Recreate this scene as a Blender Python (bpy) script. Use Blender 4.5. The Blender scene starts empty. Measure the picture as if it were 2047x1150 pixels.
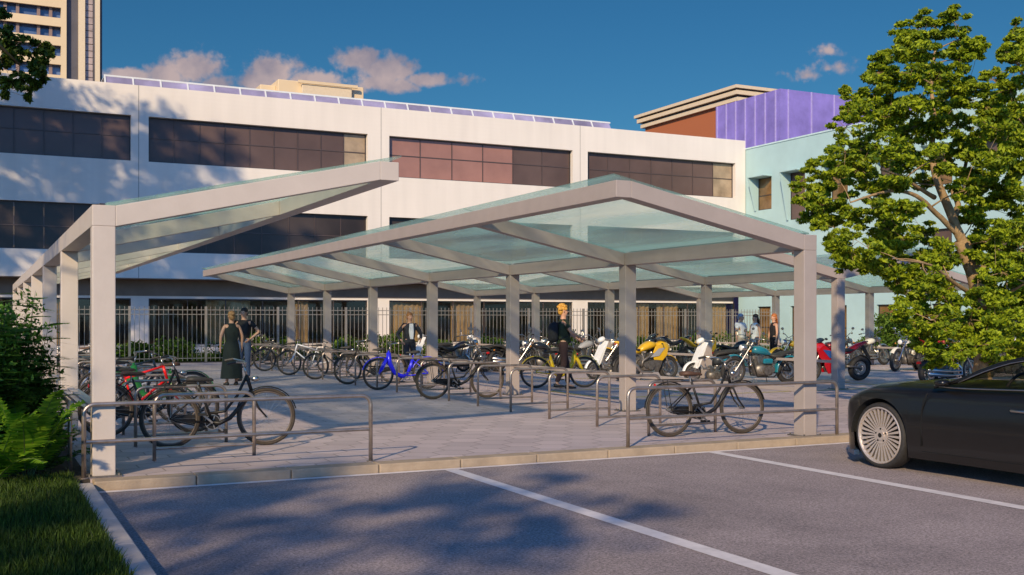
import bpy, math, random
import numpy as np
from mathutils import Vector, Matrix
R = math.radians
random.seed(7); rng = np.random.default_rng(11)
scene = bpy.context.scene
C = scene.collection

# ------------------------------------------------------------ camera, sky, sun, exposure
HEAD = R(26.2944)            # the camera looks this far to the right of +Y (the direction the shelters run in)
EYE = 1.5
cam = bpy.data.objects.new('camera', bpy.data.cameras.new('camera')); C.objects.link(cam)
cam.location = (0, 0, EYE); cam.rotation_euler = (R(90), 0, -HEAD)
cam.data.sensor_width = 36; cam.data.lens = 38.03; cam.data.shift_y = 65/2047
cam.data.clip_start = .05; cam.data.clip_end = 3000
scene.camera = cam
SUN_DIR = Vector((4.3, 4.7, -3.1)).normalized()      # travel direction of the light
sun = bpy.data.objects.new('sun', bpy.data.lights.new('sun', 'SUN')); C.objects.link(sun)
sun.data.energy = 4.55; sun.data.angle = R(1.0); sun.data.color = (1.0, .785, .495)
sun.rotation_euler = SUN_DIR.to_track_quat('-Z', 'Y').to_euler()
SUN_EL = math.asin(-SUN_DIR.z)
SUN_ROT = math.atan2(-SUN_DIR.x, -SUN_DIR.y)         # compass angle from +Y towards +X
scene.view_settings.view_transform = 'Standard'; scene.view_settings.look = 'None'
scene.view_settings.gamma = 1; scene.view_settings.exposure = 0.0; scene.view_settings.use_curve_mapping = False
cy = scene.cycles
cy.use_denoising = True; cy.max_bounces = 8; cy.transparent_max_bounces = 24; cy.transmission_bounces = 6
cy.diffuse_bounces = 3; cy.glossy_bounces = 4; cy.sample_clamp_indirect = 4; cy.caustics_reflective = False; cy.caustics_refractive = True

F = 2162.47; CXP = 1023.5; HYP = 640.0; SA, CA = math.sin(HEAD), math.cos(HEAD)
def at(px, py, z=0.0):
    "ground position (height z) of a point of the photograph"
    d = F*(EYE-z)/(py-HYP); l = (px-CXP)*d/F
    return l*CA+d*SA, -l*SA+d*CA
def deep(px, py, d):
    l = (px-CXP)*d/F
    return Vector((l*CA+d*SA, -l*SA+d*CA, EYE-(py-HYP)*d/F))

def N(nt, t, **kw):
    n = nt.nodes.new(t)
    for k, v in kw.items():
        if k in n.inputs.keys() if isinstance(k, str) else False: n.inputs[k].default_value = v
        else: setattr(n, k, v)
    return n
def L(nt, a, b): nt.links.new(a, b)
def math_n(nt, op, a, b=None, c=None):
    n = nt.nodes.new('ShaderNodeMath'); n.operation = op
    for i, v in enumerate((a, b, c)):
        if v is None: continue
        if isinstance(v, (int, float)): n.inputs[i].default_value = v
        else: nt.links.new(v, n.inputs[i])
    return n.outputs[0]

world = bpy.data.worlds.new('World'); scene.world = world; world.use_nodes = True
nt = world.node_tree; nt.nodes.clear()
out = nt.nodes.new('ShaderNodeOutputWorld'); bg = nt.nodes.new('ShaderNodeBackground')
sky = nt.nodes.new('ShaderNodeTexSky'); sky.sky_type = 'NISHITA'; sky.sun_disc = False
sky.sun_elevation = SUN_EL; sky.sun_rotation = SUN_ROT; sky.altitude = 100; sky.air_density = 1.0; sky.dust_density = .6; sky.ozone_density = 3.0
hs = nt.nodes.new('ShaderNodeHueSaturation'); hs.inputs['Saturation'].default_value = 1.1; hs.inputs['Hue'].default_value = .5
tint = nt.nodes.new('ShaderNodeMix'); tint.data_type = 'RGBA'; tint.blend_type = 'MULTIPLY'; tint.inputs[0].default_value = 1; tint.inputs[7].default_value = (.33, .55, .655, 1)
L(nt, sky.outputs[0], tint.inputs[6])
tc = nt.nodes.new('ShaderNodeTexCoord'); sx = nt.nodes.new('ShaderNodeSeparateXYZ'); L(nt, tc.outputs['Generated'], sx.inputs[0])
fy = math_n(nt, 'ADD', math_n(nt, 'MULTIPLY', sx.outputs[0], SA), math_n(nt, 'MULTIPLY', sx.outputs[1], CA))
lx = math_n(nt, 'SUBTRACT', math_n(nt, 'MULTIPLY', sx.outputs[0], CA), math_n(nt, 'MULTIPLY', sx.outputs[1], SA))
# the half of the sky on the sun's side is brightened to add fill light, the northern half deep blue
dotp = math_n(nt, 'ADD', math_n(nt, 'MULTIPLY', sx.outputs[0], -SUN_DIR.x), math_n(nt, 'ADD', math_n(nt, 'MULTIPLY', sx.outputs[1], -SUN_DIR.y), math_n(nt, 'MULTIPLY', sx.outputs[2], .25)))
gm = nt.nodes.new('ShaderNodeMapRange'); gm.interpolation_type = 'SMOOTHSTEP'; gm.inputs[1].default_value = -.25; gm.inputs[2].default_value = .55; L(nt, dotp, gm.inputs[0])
fill_sky = nt.nodes.new('ShaderNodeMix'); fill_sky.data_type = 'RGBA'; fill_sky.blend_type = 'MULTIPLY'; fill_sky.inputs[0].default_value = 1; fill_sky.inputs[7].default_value = (.78, 1.24, 1.95, 1); L(nt, sky.outputs[0], fill_sky.inputs[6])
bl = nt.nodes.new('ShaderNodeMix'); bl.data_type = 'RGBA'; L(nt, gm.outputs[0], bl.inputs[0]); L(nt, tint.outputs[2], bl.inputs[6]); L(nt, fill_sky.outputs[2], bl.inputs[7]); L(nt, bl.outputs[2], hs.inputs['Color'])
u = math_n(nt, 'DIVIDE', lx, fy); w = math_n(nt, 'DIVIDE', sx.outputs[2], fy)   # bearing and height of the clouds over the northern horizon
cmb = nt.nodes.new('ShaderNodeCombineXYZ'); L(nt, u, cmb.inputs[0]); L(nt, w, cmb.inputs[1]); cmb.inputs[2].default_value = 3.3
nz = nt.nodes.new('ShaderNodeTexNoise'); nz.inputs['Scale'].default_value = 42; nz.inputs['Detail'].default_value = 7; nz.inputs['Roughness'].default_value = .55
L(nt, cmb.outputs[0], nz.inputs['Vector'])
nz2 = nt.nodes.new('ShaderNodeTexNoise'); nz2.inputs['Scale'].default_value = 26; nz2.inputs['Detail'].default_value = 6
L(nt, cmb.outputs[0], nz2.inputs['Vector'])
field = None
for cl_ in [(378, 135, 75, 42), (330, 150, 60, 28), (265, 150, 60, 16), (432, 170, 40, 22), (548, 145, 62, 36), (520, 165, 50, 26), (620, 160, 70, 22), (718, 120, 62, 27), (770, 140, 70, 36), (800, 170, 45, 18),
                         (760, 165, 60, 22), (850, 160, 60, 16), (925, 158, 30, 9, .3), (1658, 138, 44, 15, .42), (1620, 150, 44, 12, .38), (1658, 103, 24, 10, .3),
                         (-500, 60, 200, 50), (-900, 160, 260, 60), (2600, 200, 240, 40), (3300, 120, 300, 60)]:
    px, py, rx, ry = cl_[:4]; gain = cl_[4] if len(cl_) > 4 else 1.0
    a = math_n(nt, 'DIVIDE', math_n(nt, 'SUBTRACT', u, (px-CXP)/F), rx/F)
    b = math_n(nt, 'DIVIDE', math_n(nt, 'SUBTRACT', w, (HYP-py)/F), ry/F)
    e = math_n(nt, 'SUBTRACT', 1.0, math_n(nt, 'SQRT', math_n(nt, 'ADD', math_n(nt, 'MULTIPLY', a, a), math_n(nt, 'MULTIPLY', b, b))))
    if gain != 1.0: e = math_n(nt, 'MULTIPLY', e, gain)
    field = e if field is None else math_n(nt, 'MAXIMUM', field, e)
nz3 = nt.nodes.new('ShaderNodeTexNoise'); nz3.inputs['Scale'].default_value = 130; nz3.inputs['Detail'].default_value = 5; L(nt, cmb.outputs[0], nz3.inputs['Vector'])
field = math_n(nt, 'ADD', math_n(nt, 'ADD', math_n(nt, 'MAXIMUM', field, -1.0), math_n(nt, 'MULTIPLY', math_n(nt, 'SUBTRACT', nz3.outputs[0], .5), .9)), math_n(nt, 'MULTIPLY', math_n(nt, 'SUBTRACT', nz.outputs[0], .5), 1.25))
mr = nt.nodes.new('ShaderNodeMapRange'); mr.interpolation_type = 'SMOOTHSTEP'; mr.inputs[1].default_value = -.14; mr.inputs[2].default_value = .5; mr.inputs[4].default_value = .88
L(nt, field, mr.inputs[0])
cc = nt.nodes.new('ShaderNodeValToRGB'); cc.color_ramp.elements[0].position = .36; cc.color_ramp.elements[1].position = .6
cc.color_ramp.elements[0].color = (3.3, 2.8, 3.3, 1); cc.color_ramp.elements[1].color = (6.2, 4.7, 4.4, 1)
L(nt, nz2.outputs[0], cc.inputs[0])
front = math_n(nt, 'GREATER_THAN', fy, .1)
mx = nt.nodes.new('ShaderNodeMix'); mx.data_type = 'RGBA'
L(nt, math_n(nt, 'MULTIPLY', mr.outputs[0], front), mx.inputs[0]); L(nt, hs.outputs[0], mx.inputs[6]); L(nt, cc.outputs[0], mx.inputs[7])
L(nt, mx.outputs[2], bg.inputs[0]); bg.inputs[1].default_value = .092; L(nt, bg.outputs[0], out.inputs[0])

# ------------------------------------------------------------ materials
MATS = {}
def mat(name, col, rough=.6, metal=0.0, var=.12, scale=6.0, bump=0.0, bscale=60.0, spec=.5, coat=0.0, alpha=None, transl=0.0, dirt=None):
    if name in MATS: return MATS[name]
    m = bpy.data.materials.new(name); m.use_nodes = True; nt = m.node_tree; b = nt.nodes['Principled BSDF']
    b.inputs['Roughness'].default_value = rough; b.inputs['Metallic'].default_value = metal
    b.inputs['Specular IOR Level'].default_value = spec; b.inputs['Coat Weight'].default_value = coat
    tc = nt.nodes.new('ShaderNodeTexCoord')
    n = nt.nodes.new('ShaderNodeTexNoise'); n.inputs['Scale'].default_value = scale; n.inputs['Detail'].default_value = 6; n.inputs['Roughness'].default_value = .6
    L(nt, tc.outputs['Object'], n.inputs['Vector'])
    r = nt.nodes.new('ShaderNodeValToRGB'); r.color_ramp.elements[0].position = .3; r.color_ramp.elements[1].position = .7
    lo = [c*(1-var) for c in col]; hi = [min(1, c*(1+var)) for c in col]
    if dirt: lo = [c*(1-.5)+d*.5 for c, d in zip(lo, dirt)]
    r.color_ramp.elements[0].color = (*lo, 1); r.color_ramp.elements[1].color = (*hi, 1)
    L(nt, n.outputs[0], r.inputs[0]); L(nt, r.outputs[0], b.inputs['Base Color'])
    if bump:
        n2 = nt.nodes.new('ShaderNodeTexNoise'); n2.inputs['Scale'].default_value = bscale; n2.inputs['Detail'].default_value = 4
        L(nt, tc.outputs['Object'], n2.inputs['Vector'])
        bp = nt.nodes.new('ShaderNodeBump'); bp.inputs['Strength'].default_value = bump; bp.inputs['Distance'].default_value = .02
        L(nt, n2.outputs[0], bp.inputs['Height']); L(nt, bp.outputs[0], b.inputs['Normal'])
        rr = nt.nodes.new('ShaderNodeMapRange'); rr.inputs[3].default_value = rough*.85; rr.inputs[4].default_value = min(1, rough*1.15)
        L(nt, n2.outputs[0], rr.inputs[0]); L(nt, rr.outputs[0], b.inputs['Roughness'])
    MATS[name] = m; return m

def leaf_mat(name, dark, light, transl=.35):
    m = bpy.data.materials.new(name); m.use_nodes = True; nt = m.node_tree; nt.nodes.clear()
    o = nt.nodes.new('ShaderNodeOutputMaterial'); g = nt.nodes.new('ShaderNodeNewGeometry')
    r = nt.nodes.new('ShaderNodeValToRGB'); r.color_ramp.elements[0].color = (*dark, 1); r.color_ramp.elements[1].color = (*light, 1)
    L(nt, g.outputs['Random Per Island'], r.inputs[0])
    p = nt.nodes.new('ShaderNodeBsdfPrincipled'); p.inputs['Roughness'].default_value = .55; p.inputs['Specular IOR Level'].default_value = .25
    t = nt.nodes.new('ShaderNodeBsdfTranslucent'); ms = nt.nodes.new('ShaderNodeMixShader'); ms.inputs[0].default_value = transl
    L(nt, r.outputs[0], p.inputs['Base Color']); L(nt, r.outputs[0], t.inputs[0])
    L(nt, p.outputs[0], ms.inputs[1]); L(nt, t.outputs[0], ms.inputs[2]); L(nt, ms.outputs[0], o.inputs[0])
    return m

def frost(nt, sock, haze):
    "long soft streaks of heavier and lighter frosting"
    tc = nt.nodes.new('ShaderNodeTexCoord'); mp = nt.nodes.new('ShaderNodeMapping'); mp.inputs['Scale'].default_value = (1.6, .22, 1); L(nt, tc.outputs['Object'], mp.inputs[0])
    n = nt.nodes.new('ShaderNodeTexNoise'); n.inputs['Scale'].default_value = 1.3; n.inputs['Detail'].default_value = 5; L(nt, mp.outputs[0], n.inputs['Vector'])
    r = nt.nodes.new('ShaderNodeMapRange'); r.inputs[1].default_value = .35; r.inputs[2].default_value = .65; r.inputs[3].default_value = haze*.55; r.inputs[4].default_value = haze*1.6
    L(nt, n.outputs[0], r.inputs[0]); L(nt, r.outputs[0], sock)

def glass_mat(name, tint, clear=.7, rough=.08, refl=(.9, .95, .95), haze=0.0, hazecol=(.7, .9, .85), ior=1.5, refl_k=1.0):
    "sheet glass: part passes light straight through, part mirrors, part scatters (frosting)"
    m = bpy.data.materials.new(name); m.use_nodes = True; nt = m.node_tree; nt.nodes.clear()
    o = nt.nodes.new('ShaderNodeOutputMaterial')
    t = nt.nodes.new('ShaderNodeBsdfTransparent'); t.inputs[0].default_value = (*tint, 1)
    gl = nt.nodes.new('ShaderNodeBsdfGlossy'); gl.inputs[0].default_value = (*refl, 1); gl.inputs['Roughness'].default_value = rough
    lw = nt.nodes.new('ShaderNodeLayerWeight'); lw.inputs[0].default_value = .5; f0 = ((ior-1)/(ior+1))**2
    fr = math_n(nt, 'ADD', f0, math_n(nt, 'MULTIPLY', 1-f0, math_n(nt, 'POWER', lw.outputs['Facing'], 5.0)))
    ms = nt.nodes.new('ShaderNodeMixShader'); L(nt, math_n(nt, 'MULTIPLY', fr, refl_k), ms.inputs[0])
    base = t.outputs[0]
    if haze:
        rf = nt.nodes.new('ShaderNodeBsdfRefraction'); rf.inputs[0].default_value = (*hazecol, 1); rf.inputs['Roughness'].default_value = .32; rf.inputs['IOR'].default_value = 1.3
        tl = nt.nodes.new('ShaderNodeBsdfTranslucent'); tl.inputs[0].default_value = (*hazecol, 1)
        m1 = nt.nodes.new('ShaderNodeMixShader'); m1.inputs[0].default_value = .85; L(nt, rf.outputs[0], m1.inputs[1]); L(nt, tl.outputs[0], m1.inputs[2])
        m2 = nt.nodes.new('ShaderNodeMixShader'); m2.inputs[0].default_value = haze; frost(nt, m2.inputs[0], haze); L(nt, t.outputs[0], m2.inputs[1]); L(nt, m1.outputs[0], m2.inputs[2])
        base = m2.outputs[0]
    L(nt, base, ms.inputs[1]); L(nt, gl.outputs[0], ms.inputs[2]); L(nt, ms.outputs[0], o.inputs[0])
    MATS[name] = m; return m

# ------------------------------------------------------------ mesh builder
class MB:
    def __init__(s): s.v = []; s.f = []
    def add(s, vs, fs):
        o = len(s.v); s.v += [tuple(v) for v in vs]; s.f += [tuple(i+o for i in f) for f in fs]; return s
    def box(s, x0, x1, y0, y1, z0, z1):
        return s.add([(x0,y0,z0),(x1,y0,z0),(x1,y1,z0),(x0,y1,z0),(x0,y0,z1),(x1,y0,z1),(x1,y1,z1),(x0,y1,z1)],
                     [(0,3,2,1),(4,5,6,7),(0,1,5,4),(1,2,6,5),(2,3,7,6),(3,0,4,7)])
    def beam(s, p0, p1, w, h, up=(0,0,1)):
        p0, p1, up = Vector(p0), Vector(p1), Vector(up); d = (p1-p0).normalized()
        a = d.cross(up).normalized()*(w/2); b = a.cross(d).normalized()*(h/2)
        vs = [p+q for p in (p0, p1) for q in (-a-b, a-b, a+b, -a+b)]
        return s.add(vs, [(0,1,2,3),(7,6,5,4),(0,4,5,1),(1,5,6,2),(2,6,7,3),(3,7,4,0)])
    def prism(s, pts, d):
        "pts: closed list of points in a plane, d: extrusion vector"
        n = len(pts); d = Vector(d); a = [Vector(p) for p in pts]; b = [p+d for p in a]
        return s.add(a+b, [tuple(range(n))[::-1], tuple(range(n, 2*n))]+[(i, (i+1)%n, n+(i+1)%n, n+i) for i in range(n)])
    def tube(s, pts, r, n=8, closed=False, cap=True):
        pts = [Vector(p) for p in pts]; m = len(pts); rs = r if isinstance(r, (list, tuple)) else [r]*m
        vs = []; prev = None
        for i, p in enumerate(pts):
            if closed: d = pts[(i+1)%m]-pts[i-1]
            else: d = pts[min(i+1, m-1)]-pts[max(i-1, 0)]
            d = d.normalized() if d.length > 1e-9 else Vector((0,0,1))
            if prev is None: a = d.orthogonal().normalized()
            else:
                a = prev-d*prev.dot(d); a = a.normalized() if a.length > 1e-6 else d.orthogonal().normalized()
            prev = a; b = d.cross(a)
            for k in range(n):
                t = 2*math.pi*k/n; vs.append(p+(a*math.cos(t)+b*math.sin(t))*rs[i])
        fs = []
        for i in range(m if closed else m-1):
            j = (i+1)%m
            for k in range(n): fs.append((i*n+k, i*n+(k+1)%n, j*n+(k+1)%n, j*n+k))
        if cap and not closed: fs += [tuple(range(n))[::-1], tuple(range((m-1)*n, m*n))]
        return s.add(vs, fs)
    def torus(s, c, ax, Rr, r, n=32, k=8, sq=1.0):
        c = Vector(c); ax = Vector(ax).normalized(); a = ax.orthogonal().normalized(); b = ax.cross(a); vs = []
        for i in range(n):
            t = 2*math.pi*i/n; d = a*math.cos(t)+b*math.sin(t)
            for j in range(k):
                q = 2*math.pi*j/k; vs.append(c+d*(Rr+r*math.cos(q))+ax*r*sq*math.sin(q))
        return s.add(vs, [(i*k+j, ((i+1)%n)*k+j, ((i+1)%n)*k+(j+1)%k, i*k+(j+1)%k) for i in range(n) for j in range(k)])
    def cyl(s, p0, p1, r, n=16, r1=None): return s.tube([p0, p1], [r, r if r1 is None else r1], n)
    def ell(s, c, r, n=12, m=8, rot=None):
        c = Vector(c); vs = []; fs = []
        for i in range(1, m):
            t = math.pi*i/m
            for j in range(n):
                q = 2*math.pi*j/n; v = Vector((r[0]*math.sin(t)*math.cos(q), r[1]*math.sin(t)*math.sin(q), r[2]*math.cos(t)))
                if rot: v = rot@v
                vs.append(c+v)
        tp = Vector((0,0,r[2])); 
        if rot: tp = rot@tp
        vs += [c+tp, c-tp]; T = (m-1)*n; B = T+1
        for j in range(n):
            fs.append((T, j, (j+1)%n)); fs.append((B, (m-2)*n+(j+1)%n, (m-2)*n+j))
            for i in range(m-2): fs.append((i*n+j, (i+1)*n+j, (i+1)*n+(j+1)%n, i*n+(j+1)%n))
        return s.add(vs, fs)
    def loft(s, secs, n=16, p=2.5):
        "secs: (x, y, z, half width, half height[, tilt]) superellipse rings along x"
        vs = []
        for q in secs:
            x, y, z, hw, hh = q[:5]; tl = q[5] if len(q) > 5 else 0
            for k in range(n):
                t = 2*math.pi*k/n; c_, s_ = math.cos(t), math.sin(t)
                yy = hw*math.copysign(abs(c_)**(2/p), c_); zz = hh*math.copysign(abs(s_)**(2/p), s_)
                vs.append((x-zz*math.sin(tl), y+yy, z+zz*math.cos(tl)))
        m = len(secs)
        return s.add(vs, [tuple(range(n)), tuple(range((m-1)*n, m*n))[::-1]]+[(i*n+k, (i+1)*n+k, (i+1)*n+(k+1)%n, i*n+(k+1)%n) for i in range(m-1) for k in range(n)])
    def arc_strip(s, c, Rr, a0, a1, w, th=.004, n=14, dy=0):
        "mudguard: strip round the y axis at c, angles in degrees from +x upwards"
        vs = []; fs = []
        for i in range(n+1):
            a = R(a0+(a1-a0)*i/n); ca, sa = math.cos(a), math.sin(a)
            for (rr, yy) in ((Rr-.4*w*.5, -w/2), (Rr, -w/4), (Rr, w/4), (Rr-.4*w*.5, w/2)):
                vs.append((c[0]+ca*rr, c[1]+yy, c[2]+sa*rr))
            for (rr, yy) in ((Rr-.4*w*.5-th, w/2), (Rr-th, w/4), (Rr-th, -w/4), (Rr-.4*w*.5-th, -w/2)):
                vs.append((c[0]+ca*rr, c[1]+yy, c[2]+sa*rr))
        for i in range(n):
            for k in range(8): fs.append((i*8+k, i*8+(k+1)%8, (i+1)*8+(k+1)%8, (i+1)*8+k))
        return s.add(vs, fs)
    def build(s, name, m, parent=None, smooth=False, bevel=0.0, world=False, loc=None):
        me = bpy.data.meshes.new(name)
        vs = s.v
        if world and parent is not None:
            o = Vector((0,0,0)); q = parent
            while q is not None: o += q.location; q = q.parent
            vs = [(v[0]-o.x, v[1]-o.y, v[2]-o.z) for v in vs]
        me.from_pydata(vs, [], s.f); me.materials.append(m); me.update()
        ob = bpy.data.objects.new(name, me); C.objects.link(ob)
        if parent is not None: ob.parent = parent
        if loc: ob.location = loc
        if smooth:
            me.shade_smooth()
            if smooth != 2:
                md = ob.modifiers.new('es', 'EDGE_SPLIT'); md.split_angle = R(40)
        if bevel:
            md = ob.modifiers.new('bevel', 'BEVEL'); md.width = bevel; md.segments = 2; md.limit_method = 'ANGLE'; md.angle_limit = R(35)
        return ob

def tag(o, label=None, cat=None, group=None, kind=None):
    if label: o['label'] = label
    if cat: o['category'] = cat
    if group: o['group'] = group
    if kind: o['kind'] = kind
    return o
def empty(name, loc=(0,0,0), rz=0.0, label=None, cat=None, group=None):
    o = bpy.data.objects.new(name, None); C.objects.link(o); o.location = loc; o.rotation_euler = (0,0,rz); o.empty_display_size = .2
    return tag(o, label, cat, group)
KIDS = {}
def children(o): return [c for c in o.children]
def copy_tree(o, parent=None, remat=None):
    c = o.copy(); C.objects.link(c); c.parent = parent
    if remat and c.type == 'MESH':
        nm = c.data.materials[0].name
        if nm in remat:
            c.data = c.data.copy(); c.data.materials[0] = remat[nm]
    for ch in list(o.children): copy_tree(ch, c, remat)
    return c
def kill_tree(o):
    for ch in list(o.children): kill_tree(ch)
    bpy.data.objects.remove(o)

M = {}
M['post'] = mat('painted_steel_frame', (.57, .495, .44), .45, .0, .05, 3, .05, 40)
M['post2'] = mat('darker_steel_frame', (.385, .325, .295), .45, .0, .06, 3, .05, 40)  # darker frame colour of the other three shelters
M['rail'] = mat('worn_stainless_rail', (.40, .33, .28), .35, .75, .25, 9, .05, 80)
M['facade'] = mat('white_render', (.80, .73, .66), .75, 0, .05, 1.2, .1, 30)
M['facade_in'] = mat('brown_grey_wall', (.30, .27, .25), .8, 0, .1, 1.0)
M['pane'] = mat('tinted_pane', (.118, .078, .068), .2, 0, .35, .22, spec=.22)
M['pane_dark'] = mat('dark_pane', (.055, .042, .038), .22, 0, .45, .25, spec=.25)
M['pane_salmon'] = mat('blinds_behind_pane', (.33, .165, .125), .2, 0, .12, .9, spec=.5)
M['frame_dark'] = mat('dark_window_frame', (.055, .045, .045), .4, .3, .1)
M['curtain'] = mat('cream_curtain', (.62, .45, .25), .9, 0, .25, 2.5)
M['teal'] = mat('pale_teal_render', (.42, .60, .60), .8, 0, .06, .8, .1, 30)
M['cladding'] = mat('purple_metal_cladding', (.27, .21, .58), .5, .1, .22, .9)
M['brick'] = mat('orange_brick', (.42, .13, .05), .85, 0, .2, 20)
M['cornice'] = mat('cream_cornice', (.72, .58, .40), .7, 0, .06)
M['tower'] = mat('cream_tower_wall', (.74, .57, .36), .8, 0, .05, .2)
M['tower_dark'] = mat('dark_tower_cladding', (.10, .095, .11), .6, .2, .15, .3)
M['tower_glass'] = mat('tower_window_glass', (.10, .15, .28), .12, 0, .5, .12, spec=.8)
M['tower_strip'] = mat('tower_stair_glazing', (.42, .33, .30), .3, 0, .35, .35)
M['rubber'] = mat('tyre_rubber', (.025, .023, .022), .75, 0, .3, 30)
M['tan_tyre'] = mat('dusty_tyre_rubber', (.045, .034, .024), .8, 0, .3, 20)
M['black'] = mat('black_paint', (.010, .009, .008), .5, 0, .2, 10)
M['chrome'] = mat('chrome', (.50, .47, .44), .28, 1, .05)
M['steel'] = mat('brushed_steel', (.45, .43, .41), .35, .9, .15, 12)
M['bike_rim'] = mat('dull_bicycle_rim', (.16, .13, .11), .45, .5, .2, 12)
M['engine'] = mat('engine_casting', (.20, .18, .16), .45, .7, .35, 14)
M['saddle'] = mat('black_saddle_leather', (.03, .027, .025), .6, 0, .2, 20)
M['brown_saddle'] = mat('brown_saddle_leather', (.10, .05, .03), .6, 0, .2, 20)
M['skin'] = mat('skin', (.55, .30, .19), .55, 0, .08, 12)
M['red_lens'] = mat('red_lens', (.5, .01, .01), .2, 0, .05)
M['lens'] = mat('clear_lens', (.75, .75, .72), .08, 0, .05, spec=.9)
def paint(name, c, rough=.3, coat=.3): return mat(name, c, rough, 0, .06, 8, coat=coat)
M['stone'] = mat('kerb_stone', (.37, .285, .20), .8, 0, .18, 5, .25, 50)
M['stonetop'] = mat('kerb_top_stone', (.50, .45, .41), .8, 0, .12, 4, .2, 60)
M['white_line'] = mat('worn_white_road_paint', (.74, .68, .66), .7, 0, .12, 8, .2, 120)
M['yellow_line'] = mat('worn_yellow_road_paint', (.55, .45, .10), .7, 0, .25, 10)
M['bark'] = mat('tree_bark', (.33, .22, .11), .9, 0, .3, 14, .6, 25)
M['soil'] = mat('dark_soil', (.05, .04, .03), .95, 0, .3, 8, .4, 20)
# ------------------------------------------------------------ ground
def node_ground(name, kind):
    m = bpy.data.materials.new(name); m.use_nodes = True; nt = m.node_tree; b = nt.nodes['Principled BSDF']
    tc = nt.nodes.new('ShaderNodeTexCoord')
    def noise(scale, det=5, rough=.6):
        n = nt.nodes.new('ShaderNodeTexNoise'); n.inputs['Scale'].default_value = scale; n.inputs['Detail'].default_value = det; n.inputs['Roughness'].default_value = rough
        L(nt, tc.outputs['Object'], n.inputs['Vector']); return n.outputs[0]
    def ramp(f, c0, c1, p0=.35, p1=.65):
        r = nt.nodes.new('ShaderNodeValToRGB'); r.color_ramp.elements[0].position = p0; r.color_ramp.elements[1].position = p1
        r.color_ramp.elements[0].color = (*c0, 1); r.color_ramp.elements[1].color = (*c1, 1); L(nt, f, r.inputs[0]); return r.outputs[0]
    def mix(a, b_, f, mode='MIX'):
        x = nt.nodes.new('ShaderNodeMix'); x.data_type = 'RGBA'; x.blend_type = mode
        if isinstance(f, float): x.inputs[0].default_value = f
        else: L(nt, f, x.inputs[0])
        L(nt, a, x.inputs[6])
        if isinstance(b_, tuple): x.inputs[7].default_value = (*b_, 1)
        else: L(nt, b_, x.inputs[7])
        return x.outputs[2]
    bump_h = None
    if kind == 'asphalt':
        col = ramp(noise(1.1, 6), (.27, .227, .218), (.33, .277, .265))
        g = ramp(noise(48, 4, .9), (.42, .42, .42), (1.75, 1.7, 1.7), .36, .66)
        col = mix(col, g, 1.0, 'MULTIPLY'); col = mix(col, ramp(noise(.45, 7, .65), (.80, .80, .81), (1.06, 1.05, 1.05), .34, .5), 1.0, 'MULTIPLY'); col = mix(col, ramp(noise(2.6, 5, .7), (.72, .72, .74), (1, 1, 1), .27, .36), 1.0, 'MULTIPLY')
        bump_h = noise(75, 3, .8); bs = .6
        b.inputs['Roughness'].default_value = .9
    elif kind == 'paving':
        # hexagonal pavers, 0.42 m across flats
        sx = nt.nodes.new('ShaderNodeSeparateXYZ'); L(nt, tc.outputs['Object'], sx.inputs[0])
        S = 1/.42; r3 = math.sqrt(3)
        X = math_n(nt, 'MULTIPLY', sx.outputs[0], S); Y = math_n(nt, 'MULTIPLY', sx.outputs[1], S)
        def lat(off):
            ax = math_n(nt, 'SUBTRACT', math_n(nt, 'FLOORED_MODULO', math_n(nt, 'ADD', X, off*.5), 1.0), .5)
            ay = math_n(nt, 'SUBTRACT', math_n(nt, 'FLOORED_MODULO', math_n(nt, 'ADD', Y, off*r3/2), r3), r3/2)
            return ax, ay, math_n(nt, 'ADD', math_n(nt, 'MULTIPLY', ax, ax), math_n(nt, 'MULTIPLY', ay, ay))
        ax, ay, da = lat(0); bx, by, db = lat(1)
        sel = math_n(nt, 'LESS_THAN', da, db)
        def pick(p, q): return math_n(nt, 'ADD', q, math_n(nt, 'MULTIPLY', sel, math_n(nt, 'SUBTRACT', p, q)))
        gx, gy = pick(ax, bx), pick(ay, by)
        agx, agy = math_n(nt, 'ABSOLUTE', gx), math_n(nt, 'ABSOLUTE', gy)
        d = math_n(nt, 'MAXIMUM', agx, math_n(nt, 'ADD', math_n(nt, 'MULTIPLY', agx, .5), math_n(nt, 'MULTIPLY', agy, r3/2)))
        edge = math_n(nt, 'GREATER_THAN', d, .478)
        idx = nt.nodes.new('ShaderNodeCombineXYZ'); L(nt, math_n(nt, 'SUBTRACT', X, gx), idx.inputs[0]); L(nt, math_n(nt, 'SUBTRACT', Y, gy), idx.inputs[1])
        wn = nt.nodes.new('ShaderNodeTexWhiteNoise'); L(nt, idx.outputs[0], wn.inputs['Vector'])
        col = ramp(noise(.7, 6), (.46, .375, .375), (.56, .46, .455))
        tone = ramp(wn.outputs['Value'], (.88, .88, .88), (1.1, 1.09, 1.08), .0, 1.0)
        col = mix(col, tone, 1.0, 'MULTIPLY')
        grit = ramp(noise(90, 3, .8), (.9, .9, .9), (1.1, 1.1, 1.1)); col = mix(col, grit, 1.0, 'MULTIPLY')
        col = mix(col, (.30, .24, .225), edge)
        bump_h = math_n(nt, 'SUBTRACT', math_n(nt, 'MULTIPLY', noise(90, 3), .15), edge); bs = .15
        b.inputs['Roughness'].default_value = .72
    elif kind == 'lawn':
        col = ramp(noise(9, 6), (.012, .028, .006), (.04, .075, .012)); bump_h = noise(60); bs = .6
        b.inputs['Roughness'].default_value = .9
    L(nt, col, b.inputs['Base Color'])
    bp = nt.nodes.new('ShaderNodeBump'); bp.inputs['Strength'].default_value = bs; bp.inputs['Distance'].default_value = .01
    L(nt, bump_h, bp.inputs['Height']); L(nt, bp.outputs[0], b.inputs['Normal'])
    return m
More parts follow.
